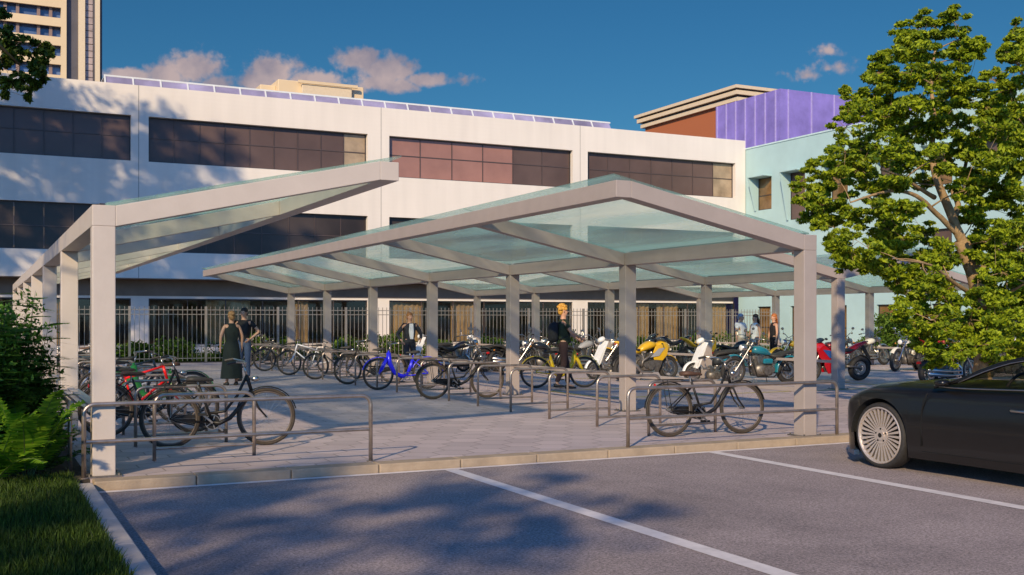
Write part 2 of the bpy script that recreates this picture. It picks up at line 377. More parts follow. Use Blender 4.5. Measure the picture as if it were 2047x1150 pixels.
ASPH = node_ground('asphalt', 'asphalt'); PAVE = node_ground('hexagonal_pavers', 'paving'); LAWN = node_ground('lawn_base', 'lawn')

def sheet(name, x0, x1, y0, y1, z, m):
    o = MB().add([(x0,y0,z),(x1,y0,z),(x1,y1,z),(x0,y1,z)], [(0,1,2,3)]).build(name, m); return tag(o, kind='structure')
sheet('ground', -1500, 1500, -1500, 1500, -.10, mat('far_ground', (.20, .18, .16), .9, 0, .2, .05))
sheet('road', .95, 60, -25, 10.62, -.08, ASPH)
b = MB().box(.95, 90, 10.86, 39.0, -.09, 0.0); tag(b.build('plaza_paving', PAVE), kind='structure')
b = MB().box(-40, 60, 43.6, 46, -.09, .02); tag(b.build('building_path', PAVE), kind='structure')
tag(MB().box(-40, .95, 10.86, 39.0, -.09, .0).build('planting_bed', M['soil']), kind='structure')
tag(MB().box(-40, 60, 39.0, 43.6, -.09, .015).build('planting_strip', M['soil']), kind='structure')
tag(MB().box(-30, .78, -20, 10.86, -.095, -.01).build('lawn_ground', LAWN), kind='structure')
# kerbs: each stone a block with a narrow joint, all one kerb line
kb = MB(); x = .96
while x < 45:
    kb.box(x+.004, x+.92-.004, 10.62, 10.855, -.09, .012); x += .92
o = kb.build('kerb', M['stone'], bevel=.012); tag(o, kind='structure')
kb = MB(); y = 10.60
while y > -20:
    kb.box(.785, .945, y-.996, y-.004, -.09, .01); y -= 1.0
tag(kb.build('lawn_kerb', M['stonetop'], bevel=.01), kind='structure')
def line(name, x0, x1, y0, y1, m, z, label):
    o = MB().add([(x0,y0,z),(x1,y0,z),(x1,y1,z),(x0,y1,z)], [(0,1,2,3)]).build(name, m); return tag(o, kind='structure')
wz = -.076
line('road_marking', .98, 26, 10.50, 10.60, M['white_line'], wz, '')
for x in (4.40, 7.80, 11.2, 14.6): line('road_marking', x, x+.155, 1.0, 10.495, M['white_line'], wz, '')
line('yellow_marking', 10.6, 30, 17.72, 17.84, M['yellow_line'], .004, '')
line('yellow_marking', 10.9, 15.9, 20.1, 20.2, M['yellow_line'], .004, '')
for x in (10.75, 13.1, 18.6, 21.0, 23.4): line('yellow_marking', x, x+.1, 17.85, 20.09, M['yellow_line'], .0045, '')
line('yellow_marking', 12.0, 30, 24.0, 24.1, M['yellow_line'], .004, '')

# lawn blades: one uncountable mass
def blades(n, x0, x1, y0, y1, h0, h1, w):
    px = rng.uniform(x0, x1, n); py = rng.uniform(y0, y1, n); a = rng.uniform(0, 2*np.pi, n); h = rng.uniform(h0, h1, n)
    lean = rng.uniform(.0, .06, n); la = rng.uniform(0, 2*np.pi, n); ww = w*rng.uniform(.6, 1.2, n)
    dx, dy = np.cos(a)*ww, np.sin(a)*ww; lx, ly = np.cos(la)*lean, np.sin(la)*lean
    z0 = np.full(n, -.012)
    V = np.stack([np.stack([px-dx, py-dy, z0], 1), np.stack([px+dx, py+dy, z0], 1), np.stack([px+dx*.7+lx*.4, py+dy*.7+ly*.4, h*.55], 1), np.stack([px-dx*.7+lx*.4, py-dy*.7+ly*.4, h*.55], 1), np.stack([px+lx, py+ly, h], 1)], 1)
    b0 = np.arange(n)*5
    quads = np.stack([b0, b0+1, b0+2, b0+3], 1); tris = np.stack([b0+3, b0+2, b0+4], 1)
    return V.reshape(-1, 3), quads, tris
def mesh_np(name, V, quads, tris, m, parent=None):
    me = bpy.data.meshes.new(name); me.vertices.add(len(V)); me.vertices.foreach_set('co', V.astype(np.float32).ravel())
    nq, ntr = len(quads), 0 if tris is None else len(tris)
    li = quads.ravel() if ntr == 0 else np.concatenate([quads.ravel(), tris.ravel()])
    me.loops.add(len(li)); me.loops.foreach_set('vertex_index', li.astype(np.int32))
    me.polygons.add(nq+ntr); st = np.arange(nq)*4
    if ntr: st = np.concatenate([st, nq*4+np.arange(ntr)*3])
    me.polygons.foreach_set('loop_start', st.astype(np.int32))
    me.update(calc_edges=True); me.validate(); me.materials.append(m)
    o = bpy.data.objects.new(name, me); C.objects.link(o)
    if parent: o.parent = parent
    return o
GRASS = leaf_mat('grass_blades', (.006, .022, .003), (.09, .15, .016), .3)
V, q, t = blades(42000, -.6, .79, 5.2, 11.0, .04, .11, .0048)
o = mesh_np('grass', V, q, t, GRASS); tag(o, 'short dark green lawn beside the pale kerb', 'grass', kind='stuff')

# ------------------------------------------------------------ shelters
ROOFGLASS = glass_mat('frosted_green_roof_glass', (.945, 1.0, .972), haze=.27, hazecol=(.70, 1.0, .83), rough=.2, ior=1.25, refl_k=.5)
def shelter(label, xp, xt, ys, group, zt=2.6, ze=3.14, right=None, mt=None):
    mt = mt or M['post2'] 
    root = empty('bike_shelter', (xp, ys[0], 0), 0, label, 'bike shelter', group)
    hw = .105; n = len(ys); yc = [ys[0]+.1]+[y+.1 for y in ys[1:]]
    for y in yc:
        p = MB().box(xp-hw, xp+hw, y-.1, y+.1, 0, zt-.2).build('post', mt, root, bevel=.008, world=True)
        bpl = MB().box(xp-.16, xp+.16, y-.16, y+.16, 0.0, .014)
        for bx_ in (-.133, .133):
            for by_ in (-.133, .133): bpl.cyl((xp+bx_, y+by_, .014), (xp+bx_, y+by_, .034), .012, 6)
        bpl.build('base_plate', M['engine'], p, world=False).location = (-root.location.x, -root.location.y, 0)
    y0, y1 = yc[0]-.1, yc[-1]+.1
    MB().box(xp-hw, xp+hw, y0, y1, zt-.2, zt).build('post_beam', mt, root, bevel=.006, world=True)
    MB().box(xp-.04, xp+.04, y0+.21, y1-.21, .56, .62).build('low_rail', mt, root, bevel=.006, world=True)
    for (xe, sg) in [(xt, 1 if xt > xp else -1)]+([(right, 1)] if right else []):
        MB().box(xe-hw if sg < 0 else xe-hw, xe+hw, y0, y1, ze-.2, ze).build('edge_beam', mt, root, bevel=.006, world=True)
        xa, xb = xp+sg*hw, xe-sg*hw
        for i, y in enumerate(yc):
            w = .2 if i == 0 else .16
            yy0 = y-.1 if i == 0 else y-.08
            MB().prism([(xa, yy0, zt-.2), (xb, yy0, ze-.2), (xb, yy0, ze), (xa, yy0, zt)], (0, w, 0)).build('rafter', mt, root, bevel=.006, world=True)
        for i in range(n-1):
            ya, yb = yc[i]-(.10 if i == 0 else 0)+.004, yc[i+1]+(.12 if i == n-2 else 0)-.004
            xs, xe2 = xp+sg*.02, xe+sg*(hw+.03); sl = (ze-zt)/abs(xb-xa)*.97; zz0 = zt+.006; zz1 = zz0+sl*abs(xe2-xs)
            MB().prism([(xs, ya, zz0), (xe2, ya, zz1), (xe2, ya, zz1+.018), (xs, ya, zz0+.018)], (0, yb-ya, 0)).build('glass_roof_panel', ROOFGLASS, root, world=True)
            MB().box(xp-.03, xp+.018, ya+.1, yb-.1, zt+.002, zt+.026).build('glass_bracket', M['frame_dark'], root, world=True)
    return root
G = 'glass-roofed bike shelters on the plaza'
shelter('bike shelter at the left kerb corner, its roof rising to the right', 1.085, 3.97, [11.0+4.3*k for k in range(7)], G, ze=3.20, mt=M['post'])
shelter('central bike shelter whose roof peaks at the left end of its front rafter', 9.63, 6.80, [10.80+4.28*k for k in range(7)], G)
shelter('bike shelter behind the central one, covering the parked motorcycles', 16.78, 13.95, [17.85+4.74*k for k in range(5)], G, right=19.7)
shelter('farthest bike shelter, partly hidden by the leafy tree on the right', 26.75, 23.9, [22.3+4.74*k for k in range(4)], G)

# ------------------------------------------------------------ kerb-side guard rails and rack hoops
def hoop(b, x0, x1, y, h, r, rc, n=6):
    pts = [(x0, y, 0)]
    for i in range(n+1):
        a = R(180-90*i/n); pts.append((x0+rc+rc*math.cos(a), y, h-rc+rc*math.sin(a)))
    for i in range(n+1):
        a = R(90-90*i/n); pts.append((x1-rc+rc*math.cos(a), y, h-rc+rc*math.sin(a)))
    pts.append((x1, y, 0)); b.tube(pts, r, 10); return b
def guard(x0, x1, y, label):
    root = empty('guard_rail', (x0, y, 0), 0, label, 'guard rail', 'tubular guard rails along the front kerb')
    hoop(MB(), x0, x1, y, .70, .0215, .10).build('hoop', M['rail'], root, 2, world=True)
    MB().cyl((x0+.02, y, .345), (x1-.02, y, .345), .0185, 10).build('lower_bar', M['rail'], root, 1, world=True)
    for x in (x0, x1): MB().cyl((x, y, 0.0), (x, y, .01), .045, 14).build('foot_flange', M['rail'], root, world=True)
guard(.90, 3.74, 10.955, 'long tubular guard rail crossing the leftmost front post by the ferns')
guard(6.82, 10.02, 10.74, 'long tubular guard rail in front of the black bicycle, ending past the right front post')
b0 = empty('guard_rail', (.80, 11.2, 0), 0, 'short tubular guard rail end standing among the ferns left of the first post', 'guard rail', 'tubular guard rails along the front kerb')
b = MB(); b.tube([(.80, 11.25, 0), (.80, 11.25, .60), (.80, 11.33, .69), (.80, 11.45, .70), (.80, 14.9, .70), (.80, 15.0, .62), (.80, 15.05, 0)], .0215, 10); b.build('hoop', M['rail'], b0, 2, world=True)
MB().tube([(.80, 11.25, .345), (.80, 15.05, .345)], .0185, 10).build('lower_bar', M['rail'], b0, 1, world=True)
sh = MB().box(.98, 1.19, 11.22, 15.28, .565, .60).build('shelf', mat('sky_tinted_steel_shelf', (.36, .40, .48), .3, .6, .05, 3), None, bevel=.004)  # blue of the reflected sky is put into the steel colour
tag(sh, 'flat steel shelf joining the first two posts above the ferns', 'shelf')

rack0 = empty('bike_rack', (0,0,0))
hoop(MB(), 0, 1.06, 0, .70, .0205, .11).build('hoop', M['rail'], rack0, 2)
MB().cyl((.015, 0, .13), (1.045, 0, .13), .016, 10).build('lower_bar', M['rail'], rack0, 1)
ORD = ['first', 'second', 'third', 'fourth', 'fifth', 'sixth', 'seventh', 'eighth', 'ninth', 'tenth', 'eleventh', 'twelfth', 'thirteenth', 'fourteenth', 'fifteenth', 'sixteenth', 'seventeenth', 'eighteenth', 'nineteenth']
first = True
for (xr, yr, dy, nn, where, grp) in ((1.70, 12.02, 1.45, 12, 'the left shelter', 'bike racks under the left shelter'), (7.80, 11.78, 1.34, 19, 'the central shelter', 'bike racks under the central shelter')):
    for k in range(nn):
        o = rack0 if first else copy_tree(rack0)
        first = False
        o.location = (xr+random.uniform(-.03, .03), yr+k*dy, 0)
        tag(o, '%s steel bike rack hoop counted from the front kerb under %s' % (ORD[k], where), 'bike rack', grp)

# ------------------------------------------------------------ white building
BY = 44.0; GYW = 45.0
X0b, X1b = -30.0, 34.96
root = empty('office_building', (X0b, BY, 0), 0, 'long white three storey building with dark ribbon windows behind the shelters', 'building')
SEAM = [15.49, 25.3]
bays = [(-30.0, -22.5), (-21.5, -13.5), (-12.6, -3.7), (-2.9, 5.32), (5.97, 14.89), (15.86, 24.90), (25.71, 34.33)]
def ribs(name, col):
    m = bpy.data.materials.new(name); m.use_nodes = True; nt = m.node_tree; b = nt.nodes['Principled BSDF']; b.inputs['Roughness'].default_value = .75
    tc = nt.nodes.new('ShaderNodeTexCoord'); w = nt.nodes.new('ShaderNodeTexWave'); w.bands_direction = 'Z'; w.inputs['Scale'].default_value = 1.9; w.inputs['Distortion'].default_value = 0
    L(nt, tc.outputs['Object'], w.inputs['Vector'])
    bp = nt.nodes.new('ShaderNodeBump'); bp.inputs['Strength'].default_value = .04; bp.inputs['Distance'].default_value = .02; L(nt, w.outputs['Fac'], bp.inputs['Height']); L(nt, bp.outputs[0], b.inputs['Normal'])
    n = nt.nodes.new('ShaderNodeTexNoise'); n.inputs['Scale'].default_value = .35; n.inputs['Detail'].default_value = 7; L(nt, tc.outputs['Object'], n.inputs['Vector'])
    mp = nt.nodes.new('ShaderNodeMapping'); mp.inputs['Scale'].default_value = (2.2, 2.2, .18); L(nt, tc.outputs['Object'], mp.inputs[0])
    n3 = nt.nodes.new('ShaderNodeTexNoise'); n3.inputs['Scale'].default_value = 1.0; n3.inputs['Detail'].default_value = 5; L(nt, mp.outputs[0], n3.inputs['Vector'])
    s = math_n(nt, 'MULTIPLY', math_n(nt, 'ADD', n.outputs[0], n3.outputs[0]), .5)
    r = nt.nodes.new('ShaderNodeValToRGB'); r.color_ramp.elements[0].position = .35; r.color_ramp.elements[1].position = .6
    r.color_ramp.elements[0].color = (*[c*.9 for c in col], 1); r.color_ramp.elements[1].color = (*col, 1); L(nt, s, r.inputs[0]); L(nt, r.outputs[0], b.inputs['Base Color'])
    return m
FAC = ribs('ribbed_white_facade', (.82, .745, .67))
Z = dict(soff=3.13, r2a=4.15, r2b=5.93, r3a=7.66, r3b=9.42, top=10.6)
w = MB(); D = .35
w.box(X0b, X1b, BY, BY+D, Z['soff'], Z['r2a']); w.box(X0b, X1b, BY, BY+D, Z['r2b'], Z['r3a']); w.box(X0b, X1b, BY, BY+D, Z['r3b'], Z['top'])
edges = [X0b]+[e for b_ in bays for e in b_]+[X1b]
for i in range(0, len(edges), 2):
    a, b_ = edges[i], edges[i+1]
    if b_-a < .02: continue
    for za, zb in ((Z['r2a'], Z['r2b']), (Z['r3a'], Z['r3b'])): w.box(a, b_, BY, BY+D, za, zb)
w.box(X1b-.3, X1b, BY+D, 62, Z['soff'], Z['top'])
wall = w.build('upper_wall', FAC, root, world=True)
jb = MB()
for x in (5.6, 15.49, 25.3): jb.box(x-.012, x+.012, BY-.003, BY, Z['soff'], Z['top'])
jb.build('panel_joint', mat('grey_panel_seam', (.30, .27, .25), .9), wall, world=False).location = (-X0b, -BY, 0)  # thin grey strips along the facade panel seams
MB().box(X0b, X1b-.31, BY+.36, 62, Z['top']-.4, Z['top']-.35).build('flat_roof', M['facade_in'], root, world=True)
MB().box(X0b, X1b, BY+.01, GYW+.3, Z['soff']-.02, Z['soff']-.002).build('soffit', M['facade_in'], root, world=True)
g = MB(); GZ0, GZ1 = .50, 2.36
g.box(X0b, X1b, GYW, GYW+.3, 0, GZ0); g.box(X0b, X1b, GYW, GYW+.3, GZ1, 2.46)
sc = 45/44.
for i in range(0, len(edges), 2):
    a, b_ = edges[i]*(sc if edges[i] > -29 else 1), edges[i+1]*(sc if edges[i+1] < 34.9 else 1)
    if b_-a < .02: continue
    g.box(a, b_, GYW, GYW+.3, GZ0, GZ1)
g.build('ground_floor_wall', FAC, root, world=True)
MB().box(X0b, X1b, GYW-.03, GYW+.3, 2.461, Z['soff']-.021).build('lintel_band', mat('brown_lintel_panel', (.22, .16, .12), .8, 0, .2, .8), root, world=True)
WBAR = mat('brown_window_bar', (.085, .06, .055), .5, 0, .1)
def window(root, xa, xb, y, za, zb, cols, midf, pane_of, fr=.05, curtains=None, reveal=.22, rows=2, lw=.03):
    wr = MB(); wb = MB(); yf = y+reveal
    wr.box(xa, xa+fr, yf, yf+.06, za, zb); wr.box(xb-fr, xb, yf, yf+.06, za, zb); wr.box(xa+fr, xb-fr, yf, yf+.06, za, za+fr); wr.box(xa+fr, xb-fr, yf, yf+.06, zb-fr, zb)
    xs = [xa+(xb-xa)*k/cols for k in range(cols+1)]
    for x in xs[1:-1]: wb.box(x-lw/2, x+lw/2, yf-.004, yf+.05, za+fr, zb-fr)
    zm = za+(zb-za)*midf
    if rows == 2:
        for k in range(cols): wb.box(xs[k]+(lw/2 if k else fr), xs[k+1]-(lw/2 if k < cols-1 else fr), yf-.005, yf+.045, zm-.018, zm+.018)
    wo = wr.build('window', M['frame_dark'], root, world=True)
    off = Vector((-root.location.x, -root.location.y, -root.location.z))
    wb.build('window_bar', WBAR, wo).location = off
    for k in range(cols):
        p = MB().box(xs[k]+(.018 if k else fr), xs[k+1]-(.018 if k < cols-1 else fr), yf+.02, yf+.034, za+fr, zb-fr).build('pane', pane_of(k), wo); p.location = off
    if curtains:
        for (k0, k1, mm) in curtains:
            c = MB(); xa2, xb2 = xa+(xb-xa)*k0, xa+(xb-xa)*k1; n = int((xb2-xa2)/.09)+2; vs = []
            for i in range(n+1):
                x = xa2+(xb2-xa2)*i/n; yy = yf+.22+.05*math.sin(i*2.1)+.02*math.sin(i*.7)
                vs += [(x, yy, za+.02), (x, yy, zb-.02)]
            c.add(vs, [(2*i, 2*i+2, 2*i+3, 2*i+1) for i in range(n)]); co = c.build('curtain', mm, wo, 2); co.location = off
    return wo
CURT = mat('cream_curtain_behind_pane', (.36, .27, .18), .25, 0, .3, 1.6, spec=.3)
CLEAR = glass_mat('clear_window_glass', (.80, .78, .74), rough=.04)
for bi, (a, b_) in enumerate(bays):
    vis = b_ > -3
    n3 = 8 if b_-a > 8 else 7
    # top row
    if bi == 5: n3, po = 6, (lambda k: M['pane_salmon'] if k < 4 else M['pane'])
    elif bi == 4: n3, po = 9, (lambda k: CURT if k == 8 else M['pane'])
    elif bi == 6: n3, po = 7, (lambda k: CURT if k == 6 else M['pane'])
    else: po = lambda k: M['pane']
    window(root, a, b_, BY, Z['r3a'], Z['r3b'], n3, .55, po)
    window(root, a, b_, BY, Z['r2a'], Z['r2b'], 8, .5, lambda k: M['pane_dark'])
    cur = {3: [(.55, .75, M['curtain'])], 4: [(.25, .45, M['curtain']), (.62, .72, M['curtain'])], 5: [(0, .19, M['curtain']), (.33, .45, M['curtain'])], 6: [(.22, .42, M['curtain']), (.47, .62, M['curtain']), (.82, .95, M['curtain'])]}.get(bi)
    window(root, a*sc, b_*sc, GYW, GZ0, GZ1, 6, .0, lambda k: CLEAR, reveal=.08, rows=1, curtains=cur)
    MB().box(a*sc-.05, b_*sc+.05, GYW-.06, GYW, GZ0-.06, GZ0-.005).build('sill', M['stonetop'], root, world=True)
# rooms behind the ground floor glass
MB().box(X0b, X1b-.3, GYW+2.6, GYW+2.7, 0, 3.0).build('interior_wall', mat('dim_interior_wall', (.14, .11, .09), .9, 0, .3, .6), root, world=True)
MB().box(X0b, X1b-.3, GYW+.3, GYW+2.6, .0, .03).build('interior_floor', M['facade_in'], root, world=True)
# white ground-floor downpipes / posts in the second storey windows
# leaning roof glazing along the parapet
PURP = mat('violet_roof_glazing', (.33, .30, .46), .12, 0, .45, .5, spec=.6)
WFR = mat('white_painted_frame', (.72, .74, .74), .5, 0, .05)
gx0, gx1, nn = 4.45, 27.45, 22
bal = empty('roof_glazing', (gx0, BY+.4, Z['top']), 0, 'low leaning violet glazed strip in white frames along the white building roof edge', 'roof glazing')
def gp(x, t): return Vector((x, BY+.45+.45*t, Z['top']-.3+.75*t))
for k in range(nn):
    xa, xb = gx0+(gx1-gx0)*k/nn, gx0+(gx1-gx0)*(k+1)/nn
    p = MB(); p.prism([gp(xa+.03, .03), gp(xb-.03, .03), gp(xb-.03, .95), gp(xa+.03, .95)], (0, .02, .012)); p.build('pane', PURP, bal, world=True)
    MB().beam(gp(xa, 0), gp(xa, 1), .06, .06, (0, -.8, .5)).build('mullion', WFR, bal, world=True)
MB().beam(gp(gx0-.03, 1.0), gp(gx1+.03, 1.0), .07, .07).build('top_frame', WFR, bal, world=True)
MB().prism([gp(gx0, 1), gp(gx1, 1), gp(gx1, 1)+Vector((0, 1.4, .02)), gp(gx0, 1)+Vector((0, 1.4, .02))], (0, 0, .03)).build('top_cover', WFR, bal, world=True)

# plant room on a building behind
px = empty('rooftop_plant_room', (0,0,0), 0, 'small cream rooftop block with a recessed pale panel behind the roof glazing', 'rooftop block')
d = 75
def dp(pxx, py, dd): return deep(pxx, py, dd)
a0 = dp(556, 170, d); a1 = dp(706, 172, d); ytop = dp(640, 158, d).z
px.location = (a0.x, a0.y, 0)
YB = a0.y
MB().box(a0.x, a0.x+6.2, YB, YB+6, 0, ytop).build('block', M['tower'], px, bevel=.05, world=True)
MB().box(a0.x+1.6, a0.x+5.2, YB-.35, YB-.005, ytop-1.0, ytop-.25).build('pale_panel', M['cornice'], px, bevel=.03, world=True)
MB().box(a0.x-1.1, a0.x-.005, YB+.6, YB+5, 0, ytop-.35).build('side_block', M['tower'], px, bevel=.05, world=True)
MB().box(a0.x+1.3, a0.x+5.6, YB-.5, YB-.355, ytop-.22, ytop-.02).build('ledge', M['tower'], px, world=True)

# ------------------------------------------------------------ tower
d = 168
tw = empty('tower_block', (0,0,0), 0, 'tall cream tower block with balcony bands and dark vertical strips at top left', 'tower')
c1 = dp(205, 152, d); YT = c1.y; XR_ = c1.x; tw.location = (XR_, YT, 0)
def tX(pxx): 
    t = (pxx-CXP)/F; return YT*(SA+t*CA)/(CA-t*SA)
TOP = 62
def tz(py, pxx):
    X = tX(pxx); dd = X*SA+YT*CA; return EYE-(py-HYP)*dd/F
ww = MB(); fl0 = tz(75, 125); fh = (tz(37, 125)-fl0)
xw0, xw1 = -30.0, tX(122)
zs = [fl0+fh*k for k in range(-14, 8)]
for zf in zs: ww.box(xw0, xw1, YT, YT+.4, zf-fh*.45, zf)
ww.box(xw1, tX(133), YT, YT+12, 0, TOP)
ww.build('banded_wall', M['tower'], tw, world=True)
gl = MB().box(xw0, xw1, YT+1.3, YT+1.4, 0, TOP).build('glazing', M['tower_glass'], tw, world=True)
pi = MB()
xx = xw1-1.2
for k in range(14):
    pi.box(xx-.45, xx, YT+.6, YT+1.29, 0, TOP); xx -= 2.9 if k % 2 else 1.7
pi.build('window_pier', mat('brown_window_pier', (.25, .17, .15), .7), tw, world=True)
MB().box(tX(133), tX(157), YT+.8, YT+12, 0, TOP).build('dark_strip', M['tower_dark'], tw, world=True)
MB().box(tX(157), tX(170), YT-.1, YT+12, 0, TOP).build('cream_pier', M['cornice'], tw, world=True)
sg = MB()
for k in range(60): sg.box(tX(171), tX(186), YT+.5, YT+.9, k*1.03, k*1.03+.93)
MB().box(tX(170), tX(187), YT+.901, YT+12, 0, TOP).build('stair_shaft', mat('greenish_stair_glass', (.25, .33, .30), .3), tw, world=True)
sg.build('stair_glazing', M['tower_strip'], tw, world=True)
MB().box(tX(187), tX(190), YT+.2, YT+12, 0, TOP).build('dark_strip', M['tower_dark'], tw, world=True)
MB().box(tX(190), tX(199.5), YT-.2, YT+12, 0, TOP).build('cream_pier', M['cornice'], tw, world=True)
MB().box(tX(199.5), tX(204.5), YT+.2, YT+12, 0, TOP).build('dark_strip', M['tower_dark'], tw, world=True)

# ------------------------------------------------------------ teal wing, purple box, brick block
TX = 35.0
tr = empty('teal_wing', (TX, 28, 0), 0, 'pale teal three storey wing with narrow hooded windows on the right', 'building')
wins = []
for (yc_, z0, z1) in ((42.6, 6.97, 8.58), (40.2, 6.3, 8.57), (37.4, 6.97, 8.58), (34.4, 6.97, 8.58), (31.6, 6.97, 8.58), (29.05, 7.4, 8.65), (26.2, 6.97, 8.58), (23.4, 6.97, 8.58)):
    wins.append((yc_-.57, yc_+.57, z0, z1))
for yc_ in (42.6, 40.15, 37.4, 34.6, 31.6, 28.6, 25.6):
    wins.append((yc_-.5, yc_+.5, .3, 2.17)); wins.append((yc_-.55, yc_+.55, 3.6, 5.2))
Y0t, Y1t = 20.0, 44.6
rows = [(0, .3), (.3, 2.17), (2.17, 3.6), (3.6, 5.2), (5.2, 6.3), (6.3, 6.97), (6.97, 7.4), (7.4, 8.57), (8.57, 8.65), (8.65, 10.15)]
tm = MB()
for (za, zb) in rows:
    zc = (za+zb)/2; cuts = sorted((a, b_) for (a, b_, c, d_) in wins if c-.001 <= zc <= d_+.001)
    y = Y0t
    for (a, b_) in cuts:
        if a > y: tm.box(TX, TX+.3, y, a, za, zb)
        y = b_
    tm.box(TX, TX+.3, y, Y1t, za, zb)
tm.box(TX+.3, TX+18, Y0t, Y0t+.3, 0, 10.15)
tm.build('wall', M['teal'], tr, world=True)
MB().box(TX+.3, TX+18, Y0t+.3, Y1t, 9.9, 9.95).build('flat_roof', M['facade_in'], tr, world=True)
AMB = mat('amber_curtain_pane', (.20, .11, .04), .15, 0, .5, 1.5, spec=.6)
for i, (a, b_, z0, z1) in enumerate(wins):
    wf = MB(); xf = TX+.12
    wf.box(xf, xf+.05, a, a+.05, z0, z1); wf.box(xf, xf+.05, b_-.05, b_, z0, z1); wf.box(xf, xf+.05, a+.05, b_-.05, z0, z0+.05); wf.box(xf, xf+.05, a+.05, b_-.05, z1-.05, z1); zm = z0+(z1-z0)*.45; wf.box(xf, xf+.05, a+.05, b_-.05, zm-.02, zm+.02)
    wo = wf.build('window', M['frame_dark'], tr, world=True)
    p = MB().box(xf+.02, xf+.035, a+.05, b_-.05, z0+.05, z1-.05).build('pane', AMB if i % 2 == 0 else M['pane'], wo); p.location = -tr.location
    if z0 > 5:
        hb = MB(); pj = .55
        hb.prism([(TX-.005, b_, z1+.04), (TX-pj, b_, z1+.04), (TX-.10, b_, z0), (TX-.005, b_, z0)], (0, .05, 0))
        hb.box(TX-pj, TX-.005, a-.05, b_-.001, z1+.001, z1+.05)
        h_ = hb.build('hood', M['teal'], wo); h_.location = -tr.location
MB().box(TX-.04, TX+.4, Y0t, Y1t, 10.151, 10.22).build('coping', mat('pale_coping', (.55, .72, .72), .6), tr, world=True)
pr = empty('purple_rooftop_block', (37, 44, 10), 0, 'violet ribbed metal clad rooftop block above the teal wing', 'building')
PX_ = 37.0
def pY(pxx, X):
    t = (pxx-CXP)/F; return X*(CA-t*SA)/(SA+t*CA)
y0p, y1p = pY(1560, PX_), pY(1442, PX_); zp = 13.4
pb = MB().box(PX_, PX_+16, y0p, y1p+.5, 0, zp).build('cladding', M['cladding'], pr, world=True)
rb = MB(); y = y0p+.35
while y < y1p+.4: rb.box(PX_-.05, PX_, y-.03, y+.03, 10, zp); y += .82
x = PX_+.5
while x < PX_+15.8: rb.box(x-.03, x+.03, y0p-.05, y0p, 10, zp); x += 1.55
rb.build('rib', mat('pale_violet_rib', (.42, .36, .66), .4), pr, world=True)
br = empty('brick_block', (44, 60, 0), 0, 'orange brick block with a stepped cream cornice behind the white building', 'building')
XB = 44.0; yb0, yb1 = pY(1475, XB), pY(1290, XB)
MB().box(XB, XB+20, yb0, yb1, 0, 15.6).build('wall', M['brick'], br, world=True)
for i, (zc, pj) in enumerate(((15.601, .25), (15.87, .12), (15.98, .45), (16.24, .3), (16.35, .6))):
    h_ = .265 if i in (0, 2) else (.105 if i != 4 else .2)
    MB().box(XB-pj, XB+20, yb0-pj, yb1+pj, zc, zc+h_).build('cornice', M['cornice'] if i in (0, 2, 4) else M['frame_dark'], br, world=True)

# ------------------------------------------------------------ fence
FY = 39.3
fx = [-8.2+2.58*k for k in range(17)]
FEN = mat('galvanised_fence', (.33, .30, .26), .4, .5, .15, 5)
fe = empty('steel_fence', (fx[0], FY, 0), 0, 'tall grey steel fence of thin vertical bars in front of the white building', 'fence')
for i, x in enumerate(fx):
    MB().box(x-.04, x+.04, FY-.04, FY+.04, 0, 1.98).build('post', FEN, fe, world=True)
    if i == len(fx)-1: break
    p = MB(); n = 16
    for z in (.15, 1.70, 1.86): p.box(x+.04, x+2.54, FY-.012, FY+.012, z-.013, z+.013)
    for k in range(1, n):
        xx = x+2.58*k/n
        p.box(xx-.0085, xx+.0085, FY-.035, FY-.013, .06, 1.98)
    p.build('bar_panel', FEN, fe, world=True)
# ------------------------------------------------------------ trees and plants
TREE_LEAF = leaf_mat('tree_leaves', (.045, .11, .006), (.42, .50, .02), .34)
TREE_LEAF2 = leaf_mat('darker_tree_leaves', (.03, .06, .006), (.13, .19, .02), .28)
SHRUB_LEAF = leaf_mat('shrub_leaves', (.03, .12, .02), (.18, .36, .05), .4)
FERN_LEAF = leaf_mat('fern_fronds', (.05, .18, .01), (.30, .50, .03), .4)
HEDGE_LEAF = leaf_mat('hedge_leaves', (.03, .08, .012), (.17, .28, .03), .3)
def leaf_cloud(name, subs, per, size, m, parent, flat=.45, up=.55, bias=(0, 0)):
    """subs: array (k,4) of sub-clump centres and radii; each carries `per` folded leaves"""
    subs = np.asarray(subs); k = len(subs); n = k*per
    c = np.repeat(subs[:, :3], per, 0); r = np.repeat(subs[:, 3], per)
    v = rng.normal(size=(n, 3)); v /= np.linalg.norm(v, axis=1)[:, None]; v *= (rng.uniform(.15, 1, n)**.5)[:, None]
    v[:, 2] *= flat; P = c+v*r[:, None]
    nrm = rng.normal(size=(n, 3))*.55+np.array([bias[0], bias[1], up]); nrm /= np.linalg.norm(nrm, axis=1)[:, None]
    a = np.cross(nrm, rng.normal(size=(n, 3))); a /= np.linalg.norm(a, axis=1)[:, None]; b = np.cross(nrm, a)
    s = (size*rng.uniform(.6, 1.25, n))[:, None]
    V = np.stack([P-a*s, P-b*s*.45+nrm*s*.12-a*s*.1, P+a*s*1.0, P+b*s*.45+nrm*s*.12-a*s*.1], 1)
    q = np.arange(n)[:, None]*4+np.array([[0, 1, 2, 3]])
    return mesh_np(name, V.reshape(-1, 3), q, None, m, parent)
def bez(p0, p1, p2, n=7):
    return [p0*(1-t)**2+p1*2*t*(1-t)+p2*t*t for t in [i/n for i in range(n+1)]]
